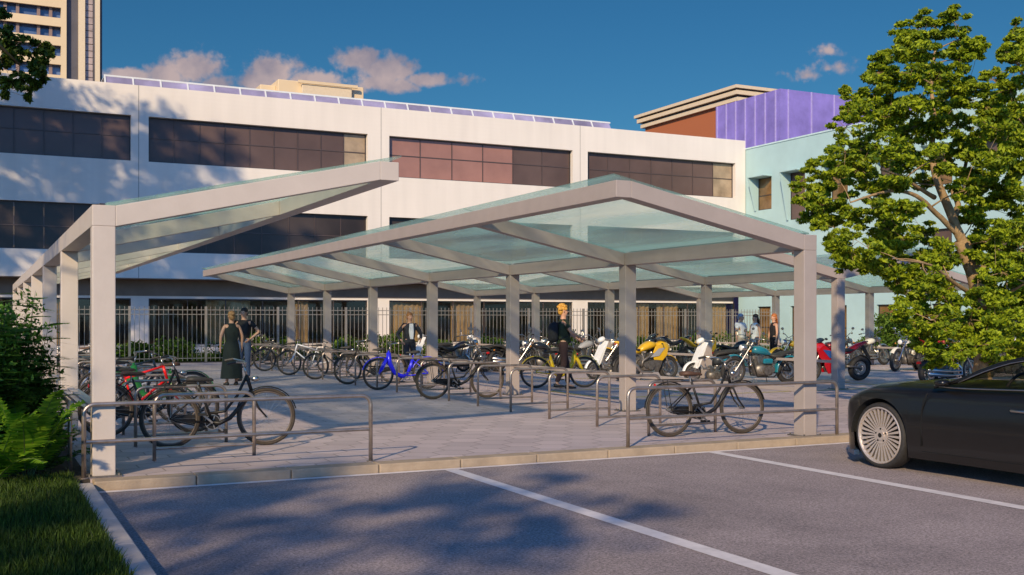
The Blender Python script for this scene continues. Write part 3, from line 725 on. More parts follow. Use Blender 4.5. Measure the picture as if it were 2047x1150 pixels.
def make_tree(label, base, limbs, clumps, trunk_r, size, per, m, cat='tree', sub=(7, .42), group=None, seedv=1):
    """limbs: list of (polyline, r0, r1); clumps: (centre, radius). Twigs join each clump to the nearest limb point"""
    rs = random.Random(seedv)
    root = empty('leafy_tree', base, 0, label, cat, group); o = Vector(base)
    tb = MB(); pts_all = []
    for i, (pl, r0, r1) in enumerate(limbs):
        pl = [Vector(p)-o for p in pl]; sm = []
        for j in range(len(pl)-1):
            for t in range(4):
                f = t/4; a = pl[max(j-1, 0)]; b = pl[j]; c = pl[j+1]; d = pl[min(j+2, len(pl)-1)]
                q = .5*((2*b)+(c-a)*f+(2*a-5*b+4*c-d)*f*f+(3*b-a-3*c+d)*f**3); sm.append(q)
        sm.append(pl[-1]); n = len(sm)
        rr = [r0+(r1-r0)*(k/(n-1))**.8 for k in range(n)]
        if i == 0: rr[0] *= 1.35; rr[1] *= 1.12
        sm = [p+Vector((rs.uniform(-1,1), rs.uniform(-1,1), 0))*r*.12 for p, r in zip(sm, rr)]
        tb.tube(sm, rr, 10); pts_all += [(p, r) for p, r in zip(sm, rr)][n//4:]
    subs = []
    ctr = pts_all[len(pts_all)//2][0]
    for c, r in sorted(clumps, key=lambda q: min((p_-(Vector(q[0])-o)).length for p_, _r in pts_all[::3])):
        c = Vector(c)-o
        p, pr = min(pts_all, key=lambda q: (q[0]-c).length+max(0, q[0].z-c.z)*.8)
        mid = (p+c)/2+Vector((rs.uniform(-.1, .1), rs.uniform(-.1, .1), (c-p).length*.14))
        r0 = min(pr*.5, .006+.010*(c-p).length)
        bz = bez(p, mid, c); tb.tube(bz, [r0*(1-.75*k/7)+.0025 for k in range(8)], 6); pts_all += [(q_, r0*.7) for q_ in bz[3:7]]
        for _ in range(sub[0]):
            v = Vector((rs.gauss(0,1), rs.gauss(0,1), rs.gauss(0,.8))).normalized()*r*rs.uniform(.35, 1.0)
            s = c+v; subs.append((s.x, s.y, s.z, r*sub[1]*rs.uniform(.6, 1.2)))
            tb.tube([c+v*-.05, c+v*.5+Vector((0,0,-.02)), s], [.0045, .0035, .002], 4)
    tb.build('trunk', M['bark'], root, 2)
    leaf_cloud('crown', subs, per, size, m, root, up=.42, bias=(-.28, -.3))
    return root

# the tree by the car: limbs and clumps in photo pixels at its own distance, with real depth round the trunk
DT = 17.0
def T(px, py, dd=0.0): return deep(px, py, DT+dd)
tb_ = at(1962, 640+F*EYE/DT); tb_ = (tb_[0], tb_[1], 0)
rt = random.Random(5)
limbs = [([tb_, T(1966, 730), T(1964, 640, .05), T(1950, 560, .1), T(1922, 480, .1)], .17, .115),
         ([T(1926, 492, .1), T(1895, 415, 0), T(1872, 355, -.1), T(1862, 300, 0), T(1868, 240, .1), T(1862, 170, .2), T(1870, 100, .1)], .085, .02),
         ([T(1915, 470, .1), T(1870, 425, -.2), T(1832, 392, -.5), T(1790, 382, -.7), T(1745, 390, -.9), T(1700, 405, -1.0)], .05, .012),
         ([T(1868, 395, .0), T(1835, 375, -.4), T(1800, 352, -.8), T(1760, 340, -1.1)], .04, .01),
         ([T(1905, 440, .1), T(1915, 410, .4), T(1905, 380, .6), T(1925, 350, .9), T(1940, 300, 1.2), T(1985, 250, 1.3), T(2040, 190, 1.2)], .055, .015),
         ([T(1950, 560, .1), T(1990, 500, .5), T(2030, 440, .9), T(2070, 380, 1.1)], .06, .015),
         ([T(1958, 600, .1), T(1900, 560, -.6), T(1860, 530, -1.1), T(1800, 520, -1.5)], .04, .01),
         ([T(1960, 620, 0), T(2010, 590, -.7), T(2060, 560, -1.3)], .04, .012),
         ([T(1962, 650, 0), T(1900, 640, -.8), T(1860, 640, -1.3)], .03, .01),
         ([T(2180, 760, 2.5), T(2130, 500, 2.2), T(2080, 250, 2.0), T(2035, 130, 1.8), T(2010, 100, 1.8)], .06, .015)]
spots = [(1905,42,30),(1880,62,30),(1835,55,34),(1805,65,26),(1845,100,40),(1795,110,34),(1915,80,24),(1950,100,28),(1920,120,34),(1955,85,22),
 (1760,120,24),(1770,160,34),(1830,150,42),(1880,150,36),(1755,145,26),(1740,180,30),(1705,195,22),(1695,225,22),(1690,180,12),
 (1780,200,42),(1840,205,46),(1900,200,40),(1930,175,26),(1725,225,34),(1770,250,44),(1830,260,46),(1885,255,44),(1690,255,30),(1735,285,40),
 (1690,305,34),(1780,310,46),(1835,320,44),(1885,315,38),(1935,290,34),(1665,320,20),(1715,335,34),(1665,350,22),
 (1620,345,22),(1600,370,16),(1640,375,34),(1605,395,26),(1650,410,36),(1690,400,30),(1620,425,28),(1665,440,30),(1710,430,28),(1745,420,30),
 (1640,450,16),(1690,470,22),(1700,500,36),(1670,500,20),(1735,500,28),(1690,530,26),(1730,535,18),(1665,480,14),
 (1790,360,40),(1750,380,34),(1850,360,34),(1815,410,34),(1775,430,34),(1765,470,36),(1800,480,40),(1770,520,36),(1830,530,44),(1790,560,36),
 (1850,470,38),(1880,520,44),(1835,580,40),(1880,590,44),(1850,630,34),(1810,600,26),(1900,640,34),(1860,665,30),(1900,690,26),(1870,720,22),(1840,690,20),
 (1935,380,36),(1970,360,40),(1990,420,44),(1945,430,34),(2020,380,40),(1975,480,46),(2025,470,46),(1940,510,34),(1990,540,48),(2040,530,44),(1960,590,40),(2010,600,48),
 (1950,650,36),(2000,660,44),(2045,640,46),(1930,690,26),(1980,705,30),(2030,700,36),(2060,590,46),(2070,460,50),(2070,700,40),(1985,320,34),(1930,340,34),
 (1960,250,30),(1945,205,28),(1985,215,40),(1950,300,26),(2020,180,34),(2035,235,46),(2000,260,44),(2040,290,44),(2010,310,36),(2050,340,40),
 (1985,160,24),(2025,65,26),(2045,85,34),(2010,105,24),(2038,130,26),(2060,110,34),(1965,178,22),(2070,200,44),(2080,280,50),(2090,380,50),(2110,520,55),(2110,650,50)]
clumps = []
for (px_, py_, r_) in spots:
    cxr = 1900-(py_<200)*20
    edge = abs(px_-cxr)/300
    lim = max(.25, 2.0*math.sqrt(max(.03, 1-min(1, edge)**2)))
    dd = rt.uniform(-lim, lim)*.8
    if 1840 < px_ < 1935 and 330 < py_ < 500: dd = abs(dd)+.6
    clumps.append((T(px_, py_, dd), r_/F*DT*1.05))
    if r_ > 30 and not (1840 < px_ < 1935 and 330 < py_ < 500):
        clumps.append((T(px_+rt.uniform(-15, 15), py_+rt.uniform(-15, 15), -dd*.7+.5), r_/F*DT*.8))
for (px_, py_, r_) in [(1900,610,34),(1940,640,36),(1985,600,38),(1890,662,30),(1930,700,30),(1990,690,36),(1955,560,30),(2005,545,38),(1865,560,34),(1862,695,26),(1832,650,28),(2030,640,40),(1975,650,34),(1905,715,20),(1810,640,22),(2040,500,40),(1985,460,34),(1800,620,24)]:
    clumps.append((T(px_, py_, rt.uniform(-1.5, -.9)), r_/F*DT*.95))
make_tree('tall leafy green tree with a forked tan trunk standing behind the black car', tb_, limbs, clumps, .17, .042, 96, TREE_LEAF, sub=(10, .43), seedv=3)

# trees left of the picture: one reaches in at the top, the others throw the shade on lawn, asphalt and facade
def round_tree(label, base, cz, rad, rz, nclump, size, per, m, seedv, cr=.55, extra=None, hole=0.0):
    rs = random.Random(seedv); bx, by = base; cl = []
    top = Vector((bx, by, cz))
    for _ in range(nclump):
        v = Vector((rs.gauss(0,1), rs.gauss(0,1), rs.gauss(0,1))).normalized()*rs.uniform(.55, 1.0)
        cl.append((top+Vector((v.x*rad, v.y*rad, v.z*rz)), cr*rs.uniform(.7, 1.2)))
    if extra: cl += extra
    lb = [([(bx, by, 0), (bx+.1, by+.05, cz*.35), (bx, by-.05, cz*.7), (bx+.05, by, cz)], .045*cz*.5+.03, .06)]
    for k in range(7):
        a = k*2.4+seedv; z0 = cz*(.45+.06*k)
        lb.append(([(bx, by, z0), (bx+math.cos(a)*rad*.4, by+math.sin(a)*rad*.4, z0+rz*.25), (bx+math.cos(a)*rad*.85, by+math.sin(a)*rad*.85, z0+rz*.45)], .05, .012))
    return make_tree(label, (bx, by, 0), lb, cl, .1, size, per, m, sub=(8, .5), seedv=seedv)
ext = []
for (px_, py_, r_) in [(22,90,26),(60,95,30),(85,115,24),(40,130,34),(80,145,24),(20,165,28),(55,170,22),(12,60,18),(8,30,14),(4,120,30),(95,95,12),(28,105,26),(70,165,16),(12,190,8),(55,196,7),(-20,80,30),(-30,140,34),(-60,110,40)]:
    p = deep(px_, py_, 14.5); ext.append((p, r_/F*14.5*.95))
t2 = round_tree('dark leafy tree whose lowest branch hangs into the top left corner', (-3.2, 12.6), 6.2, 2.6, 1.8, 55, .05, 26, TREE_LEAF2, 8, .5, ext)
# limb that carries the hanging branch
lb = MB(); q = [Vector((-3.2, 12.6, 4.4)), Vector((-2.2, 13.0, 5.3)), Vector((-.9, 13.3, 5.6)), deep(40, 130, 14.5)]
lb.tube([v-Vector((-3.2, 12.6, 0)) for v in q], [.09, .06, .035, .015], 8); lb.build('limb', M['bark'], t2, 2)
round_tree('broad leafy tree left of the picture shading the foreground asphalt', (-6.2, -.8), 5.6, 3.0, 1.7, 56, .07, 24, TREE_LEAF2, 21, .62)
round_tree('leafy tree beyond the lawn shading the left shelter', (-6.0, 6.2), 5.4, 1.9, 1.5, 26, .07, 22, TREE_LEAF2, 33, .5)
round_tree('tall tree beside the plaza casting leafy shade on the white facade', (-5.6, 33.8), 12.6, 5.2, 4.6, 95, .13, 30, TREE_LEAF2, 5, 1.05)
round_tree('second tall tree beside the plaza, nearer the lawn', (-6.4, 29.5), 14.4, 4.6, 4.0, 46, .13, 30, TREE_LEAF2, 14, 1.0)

def fronds(name, m, parent, n, length, width, leaflets, lift, droop, base_r=.05, seedv=2, tilt=(.3, 1.1), zbase=0.0, centre=(0,0), jit=0.0):
    rs = random.Random(seedv); V = []; Q = []; st = MB()
    for i in range(n):
        a = 2*math.pi*i/n+rs.uniform(-.3, .3); el = rs.uniform(*tilt); ln = length*rs.uniform(.7, 1.1)
        d = Vector((math.cos(a), math.sin(a), 0)); p = Vector((centre[0], centre[1], zbase))+d*base_r+Vector((rs.uniform(-jit, jit), rs.uniform(-jit, jit), 0)); pts = []
        for k in range(11):
            t = k/10; pts.append(p+d*(ln*t*math.cos(el))+Vector((0, 0, ln*(math.sin(el)*t*(1+lift)-droop*t*t))))
        st.tube(pts, [.006-.0005*k for k in range(11)], 4)
        for k in range(leaflets):
            t = .12+.88*k/leaflets; j = min(9, int(t*10)); f = t*10-j; c = pts[j]*(1-f)+pts[j+1]*f; tg = (pts[j+1]-pts[j]).normalized()
            side = tg.cross(Vector((0,0,1))).normalized(); wl = width*math.sin(math.pi*min(1, t*.85+.12))**.8
            for s in (-1, 1):
                e = side*s*wl+tg*wl*.45+Vector((0,0,-wl*.18+rs.uniform(-.02, .02))); hw = tg*(ln/leaflets*.36)
                b0 = len(V); V += [c-hw, c+hw, c+e*.6+hw*.9, c+e, ] ; V += [c+e*.55-hw*.9]
                Q += [(b0, b0+1, b0+2, b0+4), (b0+4, b0+2, b0+3)]
    o = MB(); o.v = [tuple(v) for v in V]; o.f = Q; o.build('fronds', m, parent); st.build('stalk', mat('green_stalk', (.10, .13, .04), .7), parent)
FG = 'feathery ferns at the lawn edge'
for i, (x, y, n, ln, wd, sd, lab) in enumerate([(.40, 11.0, 22, 1.3, .14, 2, 'bright green fern with upright arching fronds at the lawn edge'),
                                             (.08, 10.8, 17, 1.15, .13, 9, 'low bright fern at the far left picture edge beside the lawn'),
                                             (.58, 11.6, 15, .8, .11, 4, 'darker fern leaning against the end rail left of the first post'),
                                             (.30, 11.8, 17, .95, .12, 12, 'fern standing behind the brightest fern under the shrub')]):
    r_ = empty('fern', (x, y, 0), 0, lab, 'fern', FG)
    fronds('fern', FERN_LEAF if i < 2 else SHRUB_LEAF, r_, n, ln, wd, 34, .25, .55, seedv=sd, tilt=(.6, 1.45))
def feather_shrub(x, y, h, rad, label, seedv, n=26):
    rs = random.Random(seedv); r_ = empty('shrub', (x, y, 0), 0, label, 'shrub'); st = MB(); subs = []
    V = MB(); fill = []
    for k in range(n):
        a = rs.uniform(0, 6.28); rr = rad*math.sqrt(rs.random()); zt = h*rs.uniform(.35, 1.0)*(1-.35*(rr/rad)**2)
        tip = Vector((math.cos(a)*rr, math.sin(a)*rr, zt)); st.tube([(math.cos(a)*rr*.2, math.sin(a)*rr*.2, 0), (tip.x*.6, tip.y*.6, zt*.55), tuple(tip)], [.010, .006, .0015], 5); fill += [(tip.x*f, tip.y*f, zt*f, .13) for f in (.55, .75, .93)]
        for j in range(14):
            t = .25+.75*j/14; c = Vector((tip.x*t, tip.y*t, zt*t)); b_ = rs.uniform(0, 6.28); ln = rs.uniform(.18, .38)
            d = Vector((math.cos(b_), math.sin(b_), rs.uniform(-.05, .3))); nl = 9
            side = d.cross(Vector((0,0,1))).normalized()
            for q in range(nl):
                f = (q+1)/nl; p = c+d*ln*f+Vector((0,0,-.10*f*f*ln*4*.4)); wl = .085*math.sin(math.pi*(f*.8+.15)); hw = d*.02
                for s in (-1, 1):
                    e = side*s*wl+d*.02; V.add([p-hw, p+hw, p+e+hw*.4, p+e-hw*.4], [(0,1,2,3)])
    fo = V.build('foliage', SHRUB_LEAF, r_); leaf_cloud('small_leaves', fill, 26, .032, SHRUB_LEAF, r_, flat=.6); st.build('stem', mat('green_stalk', (.10, .13, .04), .7), r_)
feather_shrub(.30, 12.3, 2.0, .50, 'dark feathery shrub in front of the left shelter posts', 3, 85)
feather_shrub(.05, 11.5, 1.85, .45, 'dense dark shrub at the left picture edge above the ferns', 8, 75)
feather_shrub(.55, 13.6, 1.2, .32, 'lower feathery shrub reaching towards the second shelter post', 13, 34)

def bush(x, y, h, rad, label, seedv, m=None, per=26, cat='shrub', size=.05, group=None):
    rs = random.Random(seedv); r_ = empty('bush', (x, y, 0), 0, label, cat, group); subs = []; st = MB()
    for k in range(26):
        v = Vector((rs.gauss(0,1), rs.gauss(0,1), rs.gauss(0,1))).normalized()*rs.uniform(.3, 1)
        s = (v.x*rad, v.y*rad, h*.55+v.z*h*.42, rad*.34); subs.append(s)
        if k % 3 == 0: st.tube([(0,0,0), (s[0]*.5, s[1]*.5, s[2]*.6), s[:3]], [.015, .01, .004], 5)
    st.build('stem', M['bark'], r_); leaf_cloud('foliage', subs, per, size, m or HEDGE_LEAF, r_, flat=.8)
GB = 'low shrubs behind the steel fence'
bs = [(5.0, 'round dark shrub behind the fence nearest the left post'), (6.3, 'wide shrub behind the fence beside the left white pillar'), (8.6, 'low shrub behind the fence left of the woman in the dark dress'), (10.5, 'bushy shrub behind the fence right of the talking couple'), (12.9, 'small shrub behind the fence left of the blue bicycle'),
      (14.6, 'shrub behind the fence in front of the white pillar'), (16.6, 'shrub behind the fence beside the man in the suit'), (19.0, 'shrub behind the fence in front of the cream curtain'), (22.6, 'shrub behind the fence right of the cyclist'), (26.2, 'shrub behind the fence above the yellow motorcycle'), (29.4, 'shrub behind the fence near the three women'), (32.3, 'rightmost shrub behind the steel fence')]
for i, (x, lab) in enumerate(bs):
    bush(x, 40.2+.5*(i % 2), .7+.25*((i*7) % 3)/2, .75+.2*(i % 3), lab, 40+i, per=70, group=GB, size=.075)
bush(30.5, 29.6, 1.75, 1.2, 'rounded bright green bush in front of the teal wall', 71, per=170, size=.075)
bush(31.5, 26.6, 2.1, 1.4, 'larger green bush behind the far shelter post by the teal wall', 72, per=170, size=.075)
bush(32.5, 23.0, 1.9, 1.6, 'green bush below the tree crown by the teal wall', 73, per=170, size=.075)
bush(33.5, 33.8, .9, .9, 'low green bush at the foot of the teal wall', 74, per=110, size=.07)
V, q, t = blades(26000, -2, 35, 39.45, 43.3, .12, .36, .022)
tag(mesh_np('ground_cover', V, q, t, HEDGE_LEAF and GRASS), 'strip of low green planting behind the steel fence', 'ground cover', kind='stuff')
# ------------------------------------------------------------ bicycles
def make_bicycle(frame_mat, tyre_mat, style='city', saddle_mat=None, bars_mat=None, fender=True, wr=.345):
    """x forward, rear wheel at -.54, front wheel at +.56"""
    root = empty('bicycle'); sm = saddle_mat or M['saddle']; bm = bars_mat or M['chrome']
    def wheel(x, nm):
        w = MB(); w.torus((x, 0, wr), (0,1,0), wr-.021, .021, 44, 8); wo = w.build(nm, tyre_mat, root, 2)
        r_ = MB(); r_.torus((x, 0, wr), (0,1,0), wr-.046, .012, 44, 6); r_.build('rim', M['bike_rim'], wo, 2)
        s = MB(); n = 24
        for k in range(n):
            a = 2*math.pi*k/n; sg = .03 if k % 2 else -.03; a2 = a+(.35 if k % 4 < 2 else -.35)
            s.tube([(x+math.cos(a2)*.02, sg, wr+math.sin(a2)*.02), (x+math.cos(a)*(wr-.05), 0, wr+math.sin(a)*(wr-.05))], .0013, 4)
        s.cyl((x, -.045, wr), (x, .045, wr), .02, 12); s.build('spokes', M['steel'], wo)
        if fender:
            f = MB(); f.arc_strip((x, 0, wr), wr+.022, *((20, 175) if nm == 'rear_wheel' else (15, 165)), .05); f.build('mudguard', frame_mat, wo, 2)
        return wo
    wheel(-.54, 'rear_wheel'); wheel(.56, 'front_wheel')
    bb = (-.06, 0, .29); seat = (-.22, 0, .74); hd_t = (.33, 0, .84); hd_b = (.385, 0, .66); rax = (-.54, 0, wr); fax = (.56, 0, wr)
    f = MB()
    f.tube([bb, seat], .016, 8)
    if style == 'step':      # one deep low main tube
        f.tube([hd_b, (.28, 0, .5), (.14, 0, .34), (.02, 0, .28), bb], .026, 10); f.tube([hd_t, (.22, 0, .6), (.08, 0, .42), (-.09, 0, .40)], .017, 8)
    elif style == 'bulky':   # thick moulded hire-bike frame
        f.tube([(.34, 0, .80), (.31, 0, .58), (.2, 0, .36), (.05, 0, .29), (-.08, 0, .30)], [.05, .055, .045, .05, .05], 10); f.tube([(-.08, 0, .30), (-.17, 0, .52), (-.22, 0, .70)], [.04, .035, .02], 8)
        f.tube([hd_b, (.46, .0, .52), (.52, 0, .40)], [.045, .035, .03], 8)
    else:
        f.tube([hd_b, bb], .019, 8); f.tube([hd_t, (-.19, 0, .68)], .017, 8)
    f.tube([hd_b, hd_t], .021, 8)
    for s in (-1, 1):
        f.tube([(bb[0], s*.02, bb[2]), (rax[0]+.05, s*.055, rax[2]), (rax[0], s*.06, rax[2])], .010, 6)
        f.tube([(seat[0]+.02, s*.015, seat[2]-.10), (rax[0]+.02, s*.05, rax[2]+.03), (rax[0], s*.06, rax[2])], .009, 6)
    f.build('frame', frame_mat, root, 2)
    fk = MB()
    for s in (-1, 1): fk.tube([(.385, s*.02, .66), (.40, s*.05, .60), (.47, s*.055, .45), (fax[0], s*.05, fax[2])], [.013, .014, .012, .009], 8)
    fk.build('fork', frame_mat, root, 2)
    h = MB(); h.tube([hd_t, (.30, 0, .95)], .012, 8)
    if style == 'sport': h.tube([(.33, -.28, .95), (.34, -.12, .95), (.31, 0, .95), (.34, .12, .95), (.33, .28, .95)], .012, 8)
    else: h.tube([(.10, -.29, 1.0), (.2, -.27, 1.02), (.31, -.14, 1.0), (.31, 0, .95), (.31, .14, 1.0), (.2, .27, 1.02), (.10, .29, 1.0)], .011, 8)
    ho = h.build('handlebar', bm, root, 2)
    for s in (-1, 1):
        g = MB()
        if style == 'sport': g.cyl((.33, s*.19, .95), (.33, s*.29, .95), .016, 8)
        else: g.cyl((.09, s*.292, 1.0), (.19, s*.275, 1.02), .016, 8)
        g.build('grip', M['saddle'], ho)
    sd = MB(); sd.loft([(-.36, 0, .80, .03, .02), (-.34, 0, .81, .09, .03), (-.26, 0, .81, .10, .035), (-.17, 0, .80, .05, .028), (-.08, 0, .80, .022, .02), (-.05, 0, .79, .012, .012)], 12)
    so = sd.build('saddle', sm, root, 2); MB().cyl((-.22, 0, .70), (-.235, 0, .79), .013, 8).build('seat_post', M['steel'], so)
    c = MB(); c.torus((bb[0], .035, bb[2]), (0,1,0), .085, .006, 24, 6)
    for k in range(5):
        a = k*1.2566; c.beam((bb[0], .035, bb[2]), (bb[0]+.083*math.cos(a), .035, bb[2]+.083*math.sin(a)), .012, .006, (0,1,0))
    c.beam((bb[0], .05, bb[2]), (bb[0]+.12, .06, bb[2]-.11), .022, .012, (0,1,0)); c.beam((bb[0], -.05, bb[2]), (bb[0]-.12, -.06, bb[2]+.11), .022, .012, (0,1,0))
    co = c.build('crank', M['steel'], root, 1)
    MB().box(bb[0]+.07, bb[0]+.17, .07, .15, bb[2]-.125, bb[2]-.10).build('pedal', M['black'], co); MB().box(bb[0]-.17, bb[0]-.07, -.15, -.07, bb[2]+.10, bb[2]+.125).build('pedal', M['black'], co)
    if style in ('city', 'step'):
        k = MB(); k.prism([(bb[0]+.10, .045, bb[2]-.03), (bb[0]+.08, .045, bb[2]+.08), (bb[0]-.06, .045, bb[2]+.09), (rax[0]+.05, .045, wr+.045), (rax[0]-.03, .045, wr), (rax[0]+.05, .045, wr-.045), (bb[0], .045, bb[2]-.09)], (0, .018, 0)); k.build('chain_guard', frame_mat, root, bevel=.006)
        r_ = MB()
        for s in (-.05, 0, .05): r_.tube([(-.36, s, .735), (-.72, s, .735)], .006, 6)
        for s in (-.055, .055): r_.tube([(-.60, s, .735), (rax[0], s, wr)], .005, 6)
        r_.tube([(-.36, -.05, .735), (-.36, .05, .735)], .006, 6); r_.tube([(-.72, -.05, .735), (-.72, .05, .735)], .006, 6); r_.build('rear_rack', M['black'], root)
        MB().ell((-.75, 0, .66), (.012, .03, .03), 8, 6).build('rear_reflector', M['red_lens'], root)
        l = MB(); l.ell((.43, 0, .80), (.05, .035, .035), 10, 8); l.build('headlight', M['chrome'], root, 2)
    else:
        k = MB(); k.tube([(bb[0], .04, bb[2]+.085), (rax[0], .04, wr+.03)], .004, 5); k.tube([(bb[0], .04, bb[2]-.085), (rax[0], .04, wr-.03)], .004, 5); k.torus((rax[0], .04, wr), (0,1,0), .035, .006, 16, 5); k.build('chain', M['engine'], root)
    return root
def put(o, x, y, face, label, cat, group=None, lean=0.0, z=0.0):
    o.location = (x, y, z); o.rotation_euler = (lean, 0, face); tag(o, label, cat, group); return o
BG = 'bicycles parked at the racks'
def between(pr, pf, z=0.0):
    "place from the ground contacts of rear and front wheel"
    a, b = Vector(at(*pr)), Vector(at(*pf)); m_ = (a+b)/2; d = b-a; return m_.x, m_.y, math.atan2(d.y, d.x)
blackf = paint('black_bicycle_paint', (.008, .007, .007), .5, 0); bike_city = make_bicycle(blackf, M['tan_tyre'], 'step')
put(bike_city, 2.55, 13.02, R(-9), 'black step-through bicycle with dusty tyres behind the left guard rail', 'bicycle', BG, R(2))
bike_city2 = make_bicycle(blackf, M['tan_tyre'], 'step', M['brown_saddle'])
put(bike_city2, 8.50, 11.50, R(-4), 'black step-through bicycle behind the right guard rail, front wheel right', 'bicycle', BG, R(-2))
o = copy_tree(bike_city); put(o, 8.25, 18.95, R(-4), 'black bicycle left of the middle shelter post, handlebar above its rack', 'bicycle', BG, R(3))
o = copy_tree(bike_city2); put(o, 2.02, 14.75, R(3), 'dark city bicycle with a rear rack standing behind the nearest left bicycle', 'bicycle', BG, R(-3))
redf = paint('bright_red_bicycle_paint', (.75, .012, .01)); bike_red = make_bicycle(redf, M['rubber'], 'sport', fender=False, wr=.34)
put(bike_red, 2.05, 16.1, R(5), 'bright red bicycle with a black saddle under the left shelter', 'bicycle', BG, R(3))
greenf = paint('green_bicycle_paint', (.02, .18, .04)); bike_green = make_bicycle(greenf, M['rubber'], 'bulky', M['brown_saddle'])
put(bike_green, 2.50, 17.55, R(182), 'green bicycle with a brown saddle between the red one and the woman', 'bicycle', BG, R(2))
bluef = paint('cobalt_blue_bicycle_paint', (.015, .015, .72), .3); bike_blue = make_bicycle(bluef, M['rubber'], 'bulky', M['saddle'])
x, y, a = between((846, 772), (755, 776)); put(bike_blue, 8.25, 22.0, R(176), 'cobalt blue hire bicycle with a thick curved frame', 'bicycle', BG, R(-2))
yelf = paint('yellow_bicycle_paint', (.85, .56, .01)); bike_yel = make_bicycle(yelf, M['rubber'], 'bulky', M['saddle'], fender=True)
x, y, a = between((1070, 776), (1167, 775)); put(bike_yel, x, y, a, 'yellow bicycle pushed by the fair-haired man', 'bicycle')
silf = paint('white_bicycle_paint', (.62, .64, .70), .3); bike_sil = make_bicycle(silf, M['rubber'], 'sport', fender=False)
put(bike_sil, 8.15, 29.0, R(178), 'white framed sports bicycle in the middle of the far rack row', 'bicycle', BG, R(3))
def more(src, x, y, a, lab, lean=2): o = copy_tree(src); put(o, x, y, a, lab, 'bicycle', BG, R(lean)); return o
more(bike_city, 8.30, 24.3, R(180), 'black bicycle directly left of the cobalt blue bicycle')
more(bike_red, 8.2, 26.6, R(175), 'dark sports bicycle right of the white framed bicycle', -3)
ds = paint('graphite_bicycle_paint', (.04, .045, .05))
def recolour(o, nm, m_):
    for c in [o]+list(o.children_recursive):
        if c.type == 'MESH' and c.data.materials[0].name == nm: c.data = c.data.copy(); c.data.materials[0] = m_
last = [x_ for x_ in C.objects if x_.get('label') == 'dark sports bicycle right of the white framed bicycle'][0]; recolour(last, 'bright_red_bicycle_paint', ds)
o = more(last, 8.1, 31.6, R(180), 'dark bicycle beyond the white framed one, left of it', 2)
o = more(bike_city, 8.05, 34.0, R(178), 'black bicycle at the far end of the row beside the man in black', -2)
o = more(last, 2.3, 18.9, R(4), 'dark bicycle behind the green one under the left shelter', 3)
o = more(bike_sil, 2.2, 20.6, R(180), 'pale bicycle with light handlebars farther back under the left shelter', -2)
o = more(last, 1.95, 22.4, R(170), 'dark bicycle seen between the first two left shelter posts', -2)
o = more(bike_city, 2.1, 24.6, R(6), 'far black bicycle under the left shelter near the fence', 2)

o = more(last, 2.0, 26.6, R(4), 'graphite bicycle far back under the left shelter, next to the last black one', -3)
o = more(bike_city2, 2.2, 28.6, R(178), 'farthest bicycle of the left shelter row, black with a brown saddle', 2)
o = more(bike_city2, 8.2, 36.0, R(4), 'black bicycle farthest back in the central rack row, by the fence', 2)
# ------------------------------------------------------------ motorcycles
def moto_wheel(root, x, r, nm, wd=.055, disc=True, spokes=10, tyre=None):
    w = MB().torus((x, 0, r), (0,1,0), r-wd*.8, wd*.8, 40, 10, sq=1.25); wo = w.build(nm, tyre or M['rubber'], root, 2)
    rm = MB(); rm.torus((x, 0, r), (0,1,0), r-wd*1.75, .02, 32, 6, sq=2.0); rm.cyl((x, -.07, r), (x, .07, r), .035, 14)
    for k in range(spokes):
        a = 2*math.pi*k/spokes; rm.beam((x+.03*math.cos(a), 0, r+.03*math.sin(a)), (x+(r-wd*1.8)*math.cos(a), 0, r+(r-wd*1.8)*math.sin(a)), .022, .03, (0,1,0))
    rm.build('rim', M['steel'], wo, 1)
    if disc:
        d = MB()
        for s in (-1, 1): d.torus((x, s*.075, r), (0,1,0), .10, .028, 28, 4, sq=.12)
        d.build('brake_disc', M['chrome'], wo)
    return wo
def engine_block(root, x=0.0, z=.42):
    e = MB(); e.loft([(x-.24, 0, z-.10, .09, .08), (x-.2, 0, z-.08, .15, .14), (x+.05, 0, z-.08, .17, .15), (x+.2, 0, z-.08, .13, .13), (x+.25, 0, z-.08, .07, .07)], 14, 3)
    for s in (-1, 1): e.cyl((x-.02, s*.12, z-.08), (x-.02, s*.20, z-.08), .10, 20); e.cyl((x-.16, s*.12, z-.06), (x-.16, s*.19, z-.06), .07, 18)
    eo = e.build('engine', M['engine'], root, 1)
    c = MB()
    for (dx, tl) in ((-.11, -.35), (.13, .35)):
        for k in range(7):
            t = .06+k*.032; c.loft([(x+dx*.5+math.sin(tl)*t-.075, 0, z+math.cos(tl)*t, .085, .009), (x+dx*.5+math.sin(tl)*t+.075, 0, z+math.cos(tl)*t, .085, .009)], 12, 4)
        c.cyl((x+dx*.5, 0, z), (x+dx*.5+math.sin(tl)*.27, 0, z+math.cos(tl)*.27), .06, 14)
    c.build('cylinder', M['steel'], eo, 1)
    return eo
